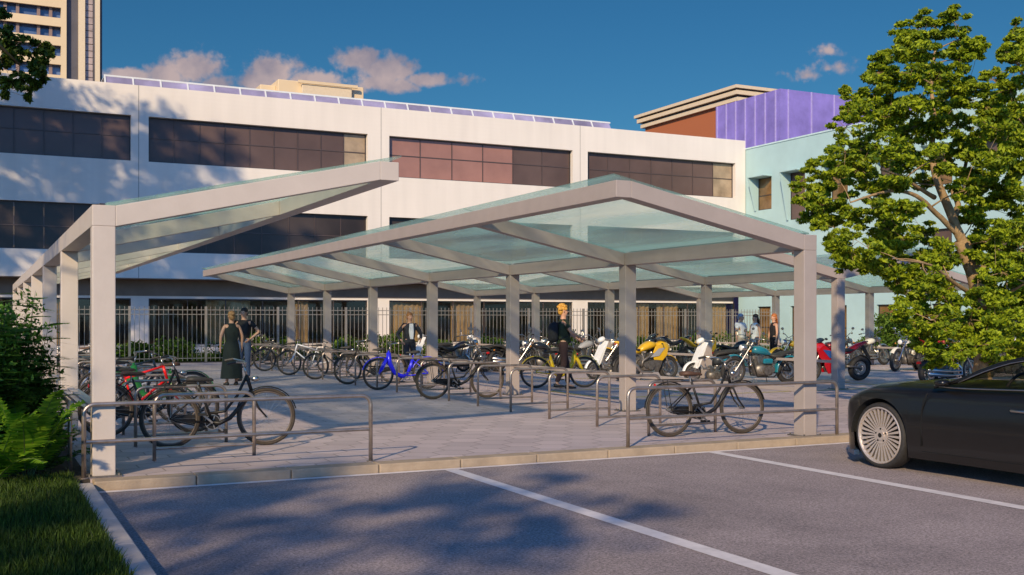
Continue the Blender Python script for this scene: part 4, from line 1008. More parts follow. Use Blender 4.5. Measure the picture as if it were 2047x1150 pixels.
def make_cruiser(pm, rake=.30):
    root = empty('motorcycle'); r = .31
    moto_wheel(root, -.72, r, 'rear_wheel', .07); moto_wheel(root, .80, .33, 'front_wheel', .055, spokes=14); engine_block(root)
    f = MB()
    for s in (-1, 1):
        f.tube([(.38, s*.03, .80), (.30, s*.10, .45), (.22, s*.13, .20), (-.25, s*.13, .18), (-.45, s*.12, .34), (-.72, s*.11, r)], .018, 8)
        f.tube([(.36, s*.03, .82), (0, s*.06, .72), (-.3, s*.11, .60), (-.66, s*.12, .62)], .016, 8)
        f.tube([(-.5, s*.14, .62), (-.70, s*.14, r+.02)], .022, 10)
    f.build('frame', M['black'], root, 2)
    fk = MB()
    for s in (-1, 1): fk.tube([(.80, s*.09, .33), (.60, s*.09, .62), (.36, s*.09, .98)], [.026, .022, .02], 10)
    fk.box(.36, .44, -.12, .12, .90, .93); fk.build('fork', M['chrome'], root, 1)
    h = MB().tube([(.16, -.40, 1.06), (.26, -.33, 1.09), (.36, -.16, 1.08), (.38, 0, .98), (.36, .16, 1.08), (.26, .33, 1.09), (.16, .40, 1.06)], .012, 8); ho = h.build('handlebar', M['chrome'], root, 2)
    for s in (-1, 1): MB().cyl((.13, s*.42, 1.055), (.22, s*.36, 1.075), .018, 8).build('grip', M['saddle'], ho)
    for s in (-1, 1):
        m_ = MB(); m_.tube([(.27, s*.30, 1.09), (.27, s*.34, 1.20)], .005, 5); m_.ell((.27, s*.36, 1.22), (.015, .06, .04), 10, 6); m_.build('mirror', M['chrome'], ho, 1)
    hl = MB().ell((.54, 0, .86), (.10, .085, .085), 16, 10).build('headlight', M['chrome'], root, 2); MB().ell((.62, 0, .86), (.025, .07, .07), 14, 8).build('lens', M['lens'], hl, 2)
    MB().loft([(.34, 0, .80, .03, .03), (.28, 0, .81, .11, .08), (.12, 0, .80, .15, .105), (-.05, 0, .76, .12, .09), (-.18, 0, .70, .06, .05), (-.22, 0, .68, .02, .02)], 18, 2.3).build('fuel_tank', pm, root, 2)
    MB().loft([(-.16, 0, .68, .07, .03), (-.24, 0, .665, .14, .05), (-.40, 0, .66, .16, .06), (-.52, 0, .70, .13, .06), (-.62, 0, .74, .12, .04), (-.80, 0, .755, .09, .03), (-.84, 0, .75, .04, .02)], 14, 2.6).build('seat', M['saddle'], root, 2)
    MB().arc_strip((-.72, 0, r), r+.06, -5, 120, .17, .006).build('rear_fender', pm, root, 2); MB().arc_strip((.80, 0, .33), .385, 35, 165, .12, .006).build('front_fender', pm, root, 2)
    e = MB()
    for z_ in (0, .09): e.tube([(.12, -.14, .52), (.24, -.18, .40), (.20, -.2, .25+z_), (-.2, -.2, .24+z_), (-.4, -.2, .25+z_), (-1.0, -.2, .29+z_)], [.024, .024, .024, .028, .042, .044], 12)
    e.build('exhaust', M['chrome'], root, 2)
    MB().box(-1.04, -.99, -.05, .05, .52, .58).build('tail_light', M['red_lens'], root, bevel=.01)
    b = MB()
    for s in (-1, 1):
        b.ell((.48, s*.19, .80), (.03, .022, .022), 8, 6); b.ell((-.90, s*.17, .62), (.03, .022, .022), 8, 6)
    b.build('turn_signal', mat('amber_lens', (.6, .22, .02), .2), root)
    MB().box(-.16, .1, .13, .20, .50, .62).build('side_cover', pm, root, bevel=.03)
    MB().tube([(0, .16, .2), (.02, .28, .015)], .01, 6).build('side_stand', M['black'], root)
    return root
def make_sport(pm, tail=None, accent=None, belly=None):
    root = empty('motorcycle'); r = .30; tail = tail or pm
    moto_wheel(root, -.70, r+.01, 'rear_wheel', .085, spokes=6); moto_wheel(root, .70, r, 'front_wheel', .06, spokes=6); engine_block(root, .05, .44)
    f = MB()
    for s in (-1, 1):
        f.tube([(.40, s*.05, .84), (.15, s*.14, .66), (-.18, s*.14, .48), (-.22, s*.12, .34)], [.03, .034, .034, .03], 8)
        f.tube([(-.20, s*.11, .38), (-.48, s*.10, .36), (-.70, s*.10, r)], [.03, .028, .022], 8)
    f.build('frame', M['engine'], root, 2)
    fk = MB()
    for s in (-1, 1): fk.tube([(.70, s*.09, r), (.57, s*.09, .60), (.44, s*.09, .90)], [.026, .026, .02], 10)
    fk.build('fork', M['steel'], root, 2)
    h = MB()
    for s in (-1, 1): h.tube([(.44, s*.09, .90), (.40, s*.22, .90), (.32, s*.33, .88)], .013, 8)
    ho = h.build('handlebar', M['black'], root, 2)
    for s in (-1, 1):
        m_ = MB(); m_.tube([(.55, s*.12, .98), (.50, s*.24, 1.06)], .006, 5); m_.ell((.49, s*.28, 1.07), (.02, .06, .03), 10, 6); m_.build('mirror', M['black'], ho, 1)
    MB().loft([(.34, 0, .86, .05, .03), (.26, 0, .88, .13, .08), (.08, 0, .87, .16, .11), (-.08, 0, .81, .12, .09), (-.20, 0, .75, .08, .04)], 18, 2.4).build('fuel_tank', pm, root, 2)
    MB().loft([(.78, 0, .80, .03, .02), (.74, 0, .80, .09, .07), (.62, 0, .83, .15, .13), (.46, 0, .84, .18, .14), (.36, 0, .82, .17, .10)], 16, 2.3).build('nose_fairing', pm, root, 2)
    for s in (-1, 1):
        MB().prism([(.62, s*.165, .80), (.50, s*.18, .92), (.22, s*.17, .84), (.12, s*.17, .66), (.16, s*.165, .50), (.42, s*.165, .48), (.58, s*.16, .62)], (0, -s*.025, 0)).build('side_fairing', pm, root, bevel=.012)
        MB().prism([(.157, s*.163, .497), (.02, s*.155, .47), (-.12, s*.15, .40), (-.16, s*.145, .26), (.28, s*.145, .20), (.40, s*.155, .40), (.415, s*.163, .477)], (0, -s*.025, 0)).build('belly_fairing', belly or pm, root, bevel=.012)
    if accent:
        for s in (-1, 1): MB().prism([(.50, s*.187, .80), (.30, s*.187, .78), (.02, s*.187, .56), (.30, s*.187, .60)], (0, -s*.008, 0)).build('fairing_stripe', accent, root)
    ws = MB().loft([(.66, 0, .94, .07, .02), (.56, 0, .98, .12, .05), (.46, 0, 1.02, .12, .05), (.42, 0, 1.03, .10, .04)], 14, 2.2).build('windscreen', mat('smoked_screen', (.05, .06, .07), .08, spec=.8), root, 2)
    MB().ell((.76, 0, .76), (.04, .10, .04), 12, 8).build('headlight', M['lens'], root, 2)
    MB().loft([(-.16, 0, .76, .07, .03), (-.28, 0, .755, .13, .04), (-.42, 0, .78, .12, .04), (-.50, 0, .82, .06, .03)], 14, 2.6).build('seat', M['saddle'], root, 2)
    MB().loft([(-.14, 0, .70, .06, .05), (-.36, 0, .74, .12, .07), (-.58, 0, .86, .10, .06), (-.80, 0, .95, .06, .04), (-.90, 0, .97, .03, .02)], 14, 2.4).build('tail', tail, root, 2)
    MB().box(-.90, -.86, -.04, .04, .90, .93).build('tail_light', M['red_lens'], root, bevel=.008)
    MB().tube([(.3, -.1, .35), (.1, -.13, .2), (-.25, -.15, .22), (-.42, -.19, .36), (-.80, -.20, .56)], [.025, .028, .03, .05, .052], 12).build('exhaust', M['steel'], root, 2)
    MB().arc_strip((.70, 0, r), r+.035, 30, 150, .12, .006).build('front_fender', pm, root, 2); MB().arc_strip((-.70, 0, r), r+.05, 95, 165, .15, .006).build('rear_hugger', M['black'], root, 2)
    MB().prism([(-.78, -.03, .88), (-.98, -.03, .60), (-1.0, -.03, .52), (-.96, -.03, .52), (-.72, -.03, .86)], (0, .06, 0)).build('plate_bracket', M['black'], root)
    MB().tube([(0, .12, .2), (.0, .26, .015)], .01, 6).build('side_stand', M['black'], root)
    return root
def make_scooter(pm):
    root = empty('scooter'); r = .24
    moto_wheel(root, -.60, r, 'rear_wheel', .045, spokes=12); moto_wheel(root, .60, r, 'front_wheel', .04, spokes=12)
    MB().prism([(.53, -.15, .34), (.50, -.17, .42), (.36, -.15, .82), (.30, -.10, .98), (.35, -.10, .99), (.42, -.15, .82), (.57, -.17, .44), (.60, -.15, .36)], (0, .30, 0)).build('leg_shield', pm, root, bevel=.03)
    MB().loft([(.32, 0, 1.02, .04, .04), (.38, 0, 1.03, .09, .06), (.46, 0, 1.0, .07, .06), (.50, 0, .98, .04, .04)], 12, 2.3).build('headlight_nacelle', pm, root, 2)
    MB().ell((.50, 0, .99), (.02, .05, .05), 12, 8).build('headlight', M['lens'], root, 2)
    h = MB().tube([(.24, -.34, 1.03), (.33, -.15, 1.04), (.36, 0, 1.04), (.33, .15, 1.04), (.24, .34, 1.03)], .013, 8); ho = h.build('handlebar', M['chrome'], root, 2)
    for s in (-1, 1):
        m_ = MB(); m_.tube([(.3, s*.22, 1.04), (.32, s*.27, 1.20)], .005, 5); m_.ell((.32, s*.28, 1.23), (.012, .055, .045), 10, 6); m_.build('mirror', M['chrome'], ho, 1)
    MB().arc_strip((.60, 0, r), r+.04, 10, 165, .11, .006).build('front_fender', pm, root, 2)
    f = MB()
    for s in (-1, 1): f.tube([(.60, s*.07, r), (.54, s*.07, .42), (.46, s*.05, .60)], .015, 8)
    f.tube([(.48, 0, .5), (.30, 0, .33), (-.1, 0, .34), (-.35, 0, .55), (-.62, 0, .62)], .03, 8); f.build('frame', M['steel'], root, 2)
    engine_block(root, .0, .32).scale = (.7, .7, .7)
    MB().loft([(.02, 0, .66, .05, .03), (-.08, 0, .70, .12, .05), (-.35, 0, .73, .14, .05), (-.62, 0, .74, .12, .05), (-.72, 0, .73, .06, .03)], 14, 2.6).build('seat', M['saddle'], root, 2)
    MB().loft([(.0, 0, .50, .04, .06), (-.12, 0, .54, .10, .12), (-.45, 0, .58, .13, .10), (-.75, 0, .64, .09, .05), (-.82, 0, .64, .03, .03)], 14, 2.4).build('rear_body', mat('dark_scooter_body', (.03, .035, .04), .35), root, 2)
    MB().tube([(.1, -.1, .25), (-.1, -.15, .2), (-.35, -.16, .24), (-.75, -.16, .33)], [.018, .02, .04, .042], 10).build('exhaust', M['chrome'], root, 2)
    MB().box(-.85, -.81, -.05, .05, .58, .63).build('tail_light', M['red_lens'], root, bevel=.01)
    return root
MG = 'parked motorcycles under the second shelter'
teal_p = paint('teal_metallic_paint', (.01, .17, .24), .25, .8); yel_p = paint('yellow_motorcycle_paint', (.72, .42, .01), .3, .6); red_p = paint('red_motorcycle_paint', (.42, .005, .01), .25, .8)
cream_p = paint('cream_tank_paint', (.75, .70, .58), .3, .6); blk_p = paint('black_motorcycle_paint', (.012, .012, .014), .25, .8); blue_p = paint('blue_motorcycle_paint', (.02, .08, .28), .3, .6)
wht_p = paint('white_scooter_paint', (.82, .82, .80), .35, .4); gry_p = paint('silver_grey_paint', (.35, .34, .34), .35, .6)
cr_teal = make_cruiser(teal_p)
def pm(o, px, py, face, label, cat='motorcycle', group=MG, z=0.0, lean=R(-5)):
    x, y = at(px, py); return put(o, x, y, face, label, cat, group, lean, z)
pm(cr_teal, 1522, 768, R(176), 'teal cruiser motorcycle with a long chrome fork facing left')
cr_yel = make_cruiser(yel_p)
pm(cr_yel, 1590, 742, R(186), 'yellow cruiser behind the teal one, its fender above the teal seat')
cr_crm = make_cruiser(cream_p)
pm(cr_crm, 1812, 741, R(200), 'cream tanked chrome cruiser right of the red sport motorcycle', group=MG)
sp_yel = make_sport(yel_p, accent=gry_p, belly=M['engine'])
pm(sp_yel, 1292, 761, R(4), 'yellow sport motorcycle with silver side stripe facing right beside the central post')
sp_red = make_sport(red_p, accent=blue_p)
pm(sp_red, 1668, 762, R(172), 'red sport motorcycle with a raised red tail facing left')
nk_blue = make_cruiser(blue_p); recol = [c for c in nk_blue.children if c.name.startswith(('rear_fender', 'front_fender', 'side_cover'))]
for c in recol: c.data.materials[0] = yel_p
pm(nk_blue, 1898, 772, R(6), 'blue motorcycle with yellow fenders under the leafy tree')
sc_w = make_scooter(wht_p)
pm(sc_w, 1226, 757, R(182), 'white scooter with a slanted leg shield left of the yellow sport motorcycle', 'scooter', 'white scooters with slanted leg shields')
def cp(src, px, py, face, label, cat='motorcycle', group=MG, re=None, lean=-5):
    o = copy_tree(src); pm(o, px, py, face, label, cat, group, 0.0, R(lean))
    if re: recolour(o, *re)
    return o
cp(sc_w, 1425, 764, R(178), 'white scooter with a slanted leg shield left of the teal cruiser', 'scooter', 'white scooters with slanted leg shields')
cp(sc_w, 962, 742, R(184), 'white scooter with a slanted leg shield behind the nearest black bicycle rack row', 'scooter', 'white scooters with slanted leg shields')
cp(sc_w, 862, 735, R(185), 'white scooter farthest left, beside the man in the suit', 'scooter', 'white scooters with slanted leg shields')
cp(sp_yel, 1402, 738, R(15), 'yellow and silver sport motorcycle behind the first yellow one')
cp(cr_teal, 1170, 744, R(10), 'silver grey cruiser right behind the fair-haired man', re=('teal_metallic_paint', gry_p))
cp(cr_teal, 1120, 739, R(172), 'black cruiser hidden behind the fair-haired man', re=('teal_metallic_paint', blk_p))
cp(cr_teal, 1035, 742, R(8), 'black cruiser behind the middle shelter post', re=('teal_metallic_paint', blk_p))
cp(cr_teal, 920, 745, R(5), 'black cruiser between the two far white scooters', re=('teal_metallic_paint', blk_p))
cp(sp_red, 1330, 732, R(175), 'black sport motorcycle between the two yellow sport motorcycles', re=('red_motorcycle_paint', blk_p))
cp(cr_teal, 1480, 742, R(5), 'dark cruiser with a broad saddle left of the three women', re=('teal_metallic_paint', blk_p))
cp(cr_yel, 1260, 742, R(170), 'yellow cruiser half hidden behind the central post')
cp(cr_teal, 1680, 738, R(8), 'dark cruiser with tall mirrors behind the red sport motorcycle', re=('teal_metallic_paint', blk_p))
cp(cr_teal, 2010, 760, R(186), 'dark cruiser seen through the car window', re=('teal_metallic_paint', blk_p))
cp(cr_teal, 1960, 742, R(190), 'black cruiser behind the blue motorcycle', re=('teal_metallic_paint', blk_p))

cp(sp_red, 1872, 741, R(12), 'red sport motorcycle half hidden by the lowest leaves of the tree')
cp(cr_crm, 1738, 731, R(10), 'small cream tanked cruiser far behind the red sport motorcycle')
cp(nk_blue, 2042, 746, R(170), 'blue motorcycle at the right picture edge above the car roof')
cp(cr_teal, 1925, 736, R(5), 'grey cruiser farthest back behind the tree trunk', re=('teal_metallic_paint', gry_p))
cp(cr_teal, 1085, 748, R(176), 'black cruiser just left of the fair-haired cyclist', re=('teal_metallic_paint', blk_p))
# ------------------------------------------------------------ car: x forward, y left, z up, x = 0 at the front axle
def make_car():
    root = empty('parked_car')
    body_m = mat('satin_black_car_paint', (.007, .006, .005), .32, 0, .05, 3, coat=.3)
    WB = -2.85; HALF = .95; WR = .352; ARC = .395; SILL = .16
    def top(x):  # shoulder height along the side
        P = [(-4.05, .74), (-3.9, .88), (-3.3, .99), (-2.6, .995), (-1.9, .94), (-1.1, .915), (-.6, .90), (-.1, .885), (.2, .862), (.42, .80), (.58, .73), (.72, .62), (.80, .5)]
        return float(np.interp(x, [p[0] for p in P], [p[1] for p in P]))
    def half(x):
        P = [(-4.05, .70), (-3.85, .84), (-3.4, .93), (-2.85, .965), (-2.3, .93), (-1.6, .915), (-1.0, .92), (-.4, .945), (0, .955), (.3, .94), (.5, .88), (.66, .74), (.76, .55), (.82, .30)]
        return float(np.interp(x, [p[0] for p in P], [p[1] for p in P]))
    def low(x):
        z = SILL if x > -3.5 else SILL+.10*min(1, (-3.5-x)/.4)
        if x > .45: z = SILL-.02
        for c in (0.0, WB):
            if abs(x-c) < ARC: z = max(z, WR+math.sqrt(ARC**2-(x-c)**2))
        return z
    xs = sorted(set([round(v, 4) for v in np.linspace(-4.05, .82, 60)]+[c+ARC*math.sin(t) for c in (0, WB) for t in np.linspace(-math.pi/2, math.pi/2, 25)]+[c+sg*(ARC+.002) for c in (0, WB) for sg in (-1, 1)]))
    V = []; NP = 15
    for x in xs:
        zl, zt_, h = low(x), top(x), half(x)
        rows = []
        for k in range(9):                       # side
            t = k/8; z = zl+(zt_-.07-zl)*t; zz = (z-.16)/.74
            y = h*(1-.055*max(0, (zz-.55))**1.5*3-.04*max(0, .35-zz)*2)
            if .24 < z < .33: y -= .012*math.sin((z-.24)/.09*math.pi)
            rows.append((x, y, z))
        ys = rows[-1][1]; hood = .05 if x > -1.0 else .02
        for k in range(1, 7):
            t = k/6; a = t*math.pi/2
            rows.append((x, ys*(1-t*t*1.0) if t < 1 else 0.0, zt_-.07+.07*min(1, math.sin(a)*1.25 if t < .5 else 1.0)+hood*t))
        V.append(rows)
    b = MB()
    for s in (1, -1):
        vs = [(p[0], s*p[1], p[2]) for r_ in V for p in r_]; fs = []
        for i in range(len(xs)-1):
            for k in range(NP-1):
                q = (i*NP+k, i*NP+k+1, (i+1)*NP+k+1, (i+1)*NP+k); fs.append(q if s > 0 else q[::-1])
        b.add(vs, fs)
    bo = b.build('body', body_m, root, 2)
    # nose and tail closures, floor
    n_ = MB(); xe = xs[-1]; hr = half(xe)
    n_.loft([(xe-.10, 0, .42, hr*.98, .28), (xe-.01, 0, .42, hr*1.0, .27), (xe+.02, 0, .42, hr*.8, .22)], 24, 4); n_.build('bumper', body_m, root, 2)
    fl = MB(); fl.box(-3.9, -.5+.06, -.80, .80, .17, .20); fl.box(.4, .7, -.6, .6, .17, .2); fl.build('underfloor', M['black'], root)
    MB().prism([(.36, .93, .10), (.62, .78, .10), (.79, .45, .10), (.84, 0, .10), (.79, -.45, .10), (.62, -.78, .10), (.36, -.93, .10), (.36, -.85, .10), (.6, -.6, .10), (.6, .6, .10), (.36, .85, .10)], (0, 0, .055)).build('front_lip', mat('blue_grey_lip', (.05, .09, .17), .35, .2, .1), root, bevel=.01)
    for c in (0, WB):
        for s in (1, -1):
            wl = MB(); n = 26; y0, y1 = s*.60, s*(half(c)-.012)
            vs = []; 
            for k in range(n+1):
                a = math.pi*k/n; vs += [(c+ARC*math.cos(a), y0, WR+ARC*math.sin(a)), (c+ARC*math.cos(a), y1, WR+ARC*math.sin(a))]
            wl.add(vs, [(2*k, 2*k+1, 2*k+3, 2*k+2) for k in range(n)])
            wl.add([(c-.40, y0, .14), (c+.40, y0, .14), (c+.40, y0, .8), (c-.40, y0, .8)], [(0,1,2,3)])
            wl.build('wheel_arch', mat('arch_liner', (.008, .008, .008), .9), root)
    rim_m = mat('pale_gold_wheel', (.66, .57, .50), .38, .6, .05, 4)
    for c in (0, WB):
        for s in (1, -1):
            yo = s*(.95 if c == 0 else .96)-s*.015
            t = MB(); prof = [(.300, -.215), (.325, -.225), (.346, -.2), (.352, -.16), (.352, -.06), (.345, -.022), (.325, -.003), (.303, -.008)]
            n = 56; vs = [(c+r_*math.cos(2*math.pi*k/n), yo+s*d_, WR+r_*math.sin(2*math.pi*k/n)) for k in range(n) for (r_, d_) in prof]; m_ = len(prof)
            t.add(vs, [(k*m_+j, ((k+1)%n)*m_+j, ((k+1)%n)*m_+(j+1)%m_, k*m_+(j+1)%m_) for k in range(n) for j in range(m_)])
            to = t.build('wheel', M['rubber'], root, 2)
            r_ = MB(); r_.torus((c, yo-s*.008, WR), (0,1,0), .294, .0095, 56, 8); r_.torus((c, yo-s*.03, WR), (0,1,0), .288, .012, 56, 8)
            prof = [(.296, -.01), (.290, -.2), (.284, -.2), (.284, -.02)]
            vs = [(c+a_*math.cos(2*math.pi*k/n), yo+s*d_, WR+a_*math.sin(2*math.pi*k/n)) for k in range(n) for (a_, d_) in prof]
            r_.add(vs, [(k*4+j, ((k+1)%n)*4+j, ((k+1)%n)*4+(j+1)%4, k*4+(j+1)%4) for k in range(n) for j in range(4)])
            for k in range(30):
                a = 2*math.pi*k/30; ca, sa = math.cos(a), math.sin(a); ta, tb2 = -sa, ca
                def P(rr, wd, yy): return (c+ca*rr+ta*wd, yo+s*yy, WR+sa*rr+tb2*wd)
                r_.add([P(.085, -.007, -.035), P(.085, .007, -.035), P(.288, .0145, -.018), P(.288, -.0145, -.018), P(.085, -.004, -.06), P(.085, .004, -.06), P(.288, .006, -.05), P(.288, -.006, -.05)],
                       [(0,1,2,3),(7,6,5,4),(0,4,5,1),(1,5,6,2),(2,6,7,3),(3,7,4,0)])
            r_.cyl((c, yo-s*.065, WR), (c, yo-s*.030, WR), .09, 32); r_.cyl((c, yo-s*.030, WR), (c, yo-s*.018, WR), .052, 28)
            r_.build('rim', rim_m, to, 1)
            bl = MB()
            for k in range(5):
                a = k*1.2566+.3; bl.cyl((c+.055*math.cos(a)*1.25, yo-s*.030, WR+.055*math.sin(a)*1.25), (c+.055*math.cos(a)*1.25, yo-s*.024, WR+.055*math.sin(a)*1.25), .010, 10)
            bl.cyl((c, yo-s*.2, WR), (c, yo-s*.12, WR), .165, 30); bl.cyl((c, yo-s*.018, WR), (c, yo-s*.015, WR), .025, 16)
            bl.build('brake_disc', mat('dark_brake', (.03, .028, .026), .5, .6), to)
    # greenhouse: cross sections by x: roof height and half width at belt/roof
    GHB = .905
    def roofz(x): 
        P = [(-3.35, 1.03), (-3.0, 1.13), (-2.6, 1.215), (-2.2, 1.265), (-1.9, 1.28), (-1.7, 1.27), (-1.5, 1.235), (-1.3, 1.17), (-1.1, 1.085), (-.95, 1.01), (-.80, .93)]
        return float(np.interp(x, [p[0] for p in P], [p[1] for p in P]))
    def rail(x, s): # upper edge of the side window, on the tumblehome
        z = roofz(x)-.05; return Vector((x, s*(.87-.42*(z-GHB)), z))
    def belt(x, s): return Vector((x, s*.875, max(GHB, top(x)-.01)))
    gx = [-3.3, -3.0, -2.7, -2.4, -2.1, -1.9, -1.7, -1.5, -1.35, -1.2, -1.05, -.92]
    rf = MB(); NR = 9
    vs = []
    rx = [x for x in gx if x <= -1.45]
    for x in rx:
        p = rail(x, 1)
        for k in range(NR):
            t = -1+2*k/(NR-1); vs.append((x, p.y*-t*-1 if False else p.y*t, p.z+.05*(1-t*t)+.004))
    rf.add(vs, [(i*NR+k, (i+1)*NR+k, (i+1)*NR+k+1, i*NR+k+1) for i in range(len(rx)-1) for k in range(NR-1)])
    rfo = rf.build('roof', body_m, root, 2); md = rfo.modifiers.new('th', 'SOLIDIFY'); md.thickness = .025
    cg = glass_mat('car_window_glass', (.62, .62, .56), rough=.02, ior=1.18)
    wsg = MB(); vs = []
    for (x, zz) in ((-1.45, None), (-1.3, None), (-1.1, None), (-.95, None), (-.66, .93)):
        p = rail(x, 1) if zz is None else Vector((x, .78, zz))
        for k in range(NR):
            t = -1+2*k/(NR-1); vs.append((x+.10*(1-t*t)*(1 if zz is None else 1.6), p.y*t*.97, p.z+.035*(1-t*t)+.004))
    wsg.add(vs, [(i*NR+k, (i+1)*NR+k, (i+1)*NR+k+1, i*NR+k+1) for i in range(4) for k in range(NR-1)]); wsg.build('windscreen', cg, root, 2)
    for s in (1, -1):
        pl = MB(); pl.tube([belt(-.72, s)+Vector((.02, 0, .0)), rail(-1.02, s), rail(-1.2, s), rail(-1.4, s), rail(-1.6, s), rail(-1.9, s), rail(-2.3, s), rail(-2.7, s), rail(-3.0, s), belt(-3.35, s)], [.02, .024, .026, .027, .027, .026, .026, .026, .03, .03], 8)
        pl.tube([belt(-2.25, s), rail(-2.2, s)], .022, 6); pl.build('pillar', body_m, root, 2)
        cz = MB(); xs2 = np.linspace(-.76, -3.2, 16); cz.tube([belt(x, s)+Vector((0, s*.006, .004)) for x in xs2], .0085, 6)
        cz.tube([rail(x, s)+Vector((0, s*.022, -.016)) for x in np.linspace(-.98, -3.0, 16)], .007, 6)
        cz.build('chrome_trim', M['chrome'], root, 2)
        wg = MB(); xs3 = np.linspace(-.84, -3.1, 14); vs = []
        for x in xs3:
            a_, b_ = belt(x, s)+Vector((0, -s*.012, 0)), (rail(x, s) if x < -.95 else rail(-.95, s)*.0+belt(x, s)+Vector((0, -s*.03, .06)))
            vs += [a_, b_+Vector((0, -s*.006, 0))]
        wg.add(vs, [(2*i, 2*i+1, 2*i+3, 2*i+2) for i in range(len(xs3)-1)]); wg.build('side_window', cg, root, 2)
        m_ = MB(); m_.loft([(-.80, s*.95, .955, .02, .012), (-.83, s*.965, .957, .06, .03), (-.90, s*.965, .957, .06, .032), (-.93, s*.965, .957, .045, .025)], 14, 2.6); m_.beam((-.84, s*.87, .925), (-.86, s*.93, .945), .04, .02); m_.build('wing_mirror', body_m, root, 2)
        dm = mat('door_gap', (.002, .002, .002), .9)
        d_ = MB(); pts = [(x_, s*(half(x_)-.002), z_) for (x_, z_) in ((-.58, .30), (-.575, .45), (-.58, .62), (-.61, .76), (-.66, .84))]
        d_.tube(pts, .006, 6); d_.tube([(x_, s*(half(x_)-.018), .245) for x_ in np.linspace(-.58, -2.05, 12)], .0045, 6)
        d_.tube([(x_, s*(half(x_)-.003), .50) for x_ in np.linspace(-.40, -.58, 4)], .0035, 6)
        d_.tube([(-2.05, s*(half(-2.05)-.01), .25), (-2.1, s*(half(-2.1)-.003), .5), (-2.12, s*(half(-2.1)-.012), .7), (-2.10, s*(half(-2.1)-.03), .86)], .0045, 6)
        do = d_.build('door', dm, root, 2)
        MB().loft([(-1.62, s*(half(-1.7)-.0), .735, .006, .006), (-1.64, s*(half(-1.7)+.008), .735, .012, .014), (-1.85, s*(half(-1.8)+.008), .735, .012, .014), (-1.87, s*half(-1.8), .735, .006, .006)], 10, 2.6).build('handle', M['chrome'], do, 2)
        hl = MB(); hl.loft([(.74, s*.50, .64, .05, .018), (.70, s*.60, .665, .09, .035), (.60, s*.68, .69, .05, .03), (.55, s*.72, .70, .02, .02)], 12, 2.4); hl.build('headlight', M['lens'], root, 2)
        MB().loft([(-4.04, s*.55, .76, .18, .03), (-3.98, s*.62, .77, .17, .035)], 10, 3).build('tail_light', M['red_lens'], root, 2)
    gr = MB(); gr.loft([(.84, 0, .42, .24, .11), (.865, 0, .42, .24, .11)], 20, 4); gr.build('grille', M['chrome'], root)
    it = MB(); it.box(-3.2, -.75, -.80, .80, .45, .60); it.loft([(-.62, 0, .84, .74, .05), (-.80, 0, .87, .78, .05), (-.98, 0, .86, .74, .05), (-1.05, 0, .82, .7, .05)], 14, 3)
    it.build('dashboard', mat('black_car_interior', (.02, .018, .017), .8), root, 1)
    for s in (1, -1):
        st = MB(); st.loft([(-1.75, s*.38, .70, .24, .09), (-2.1, s*.38, .70, .26, .10), (-2.28, s*.38, .72, .24, .12)], 12, 3); st.beam((-2.2, s*.38, .66), (-2.42, s*.38, 1.06), .44, .12, (1,0,0)); st.beam((-2.43, s*.38, 1.07), (-2.47, s*.38, 1.18), .24, .08, (1,0,0)); st.build('seat', M['brown_saddle'] if False else mat('dark_car_seat', (.03, .025, .022), .7), root, bevel=.02)
    sw = MB(); sw.torus((-1.28, .38, .90), (1, 0, .45), .175, .014, 32, 8); sw.beam((-1.28, .22, .90), (-1.28, .54, .90), .03, .012, (1,0,.45)); sw.tube([(-1.28, .38, .90), (-1.05, .38, .80)], .03, 8); sw.build('steering_wheel', mat('black_car_interior', (.02, .018, .017), .8), root, 2)
    return root
car = make_car()
put(car, 8.60+.94, 8.60, R(90), 'low black coupe with a many-spoked pale wheel, nose to the kerb', 'car', z=-.08)
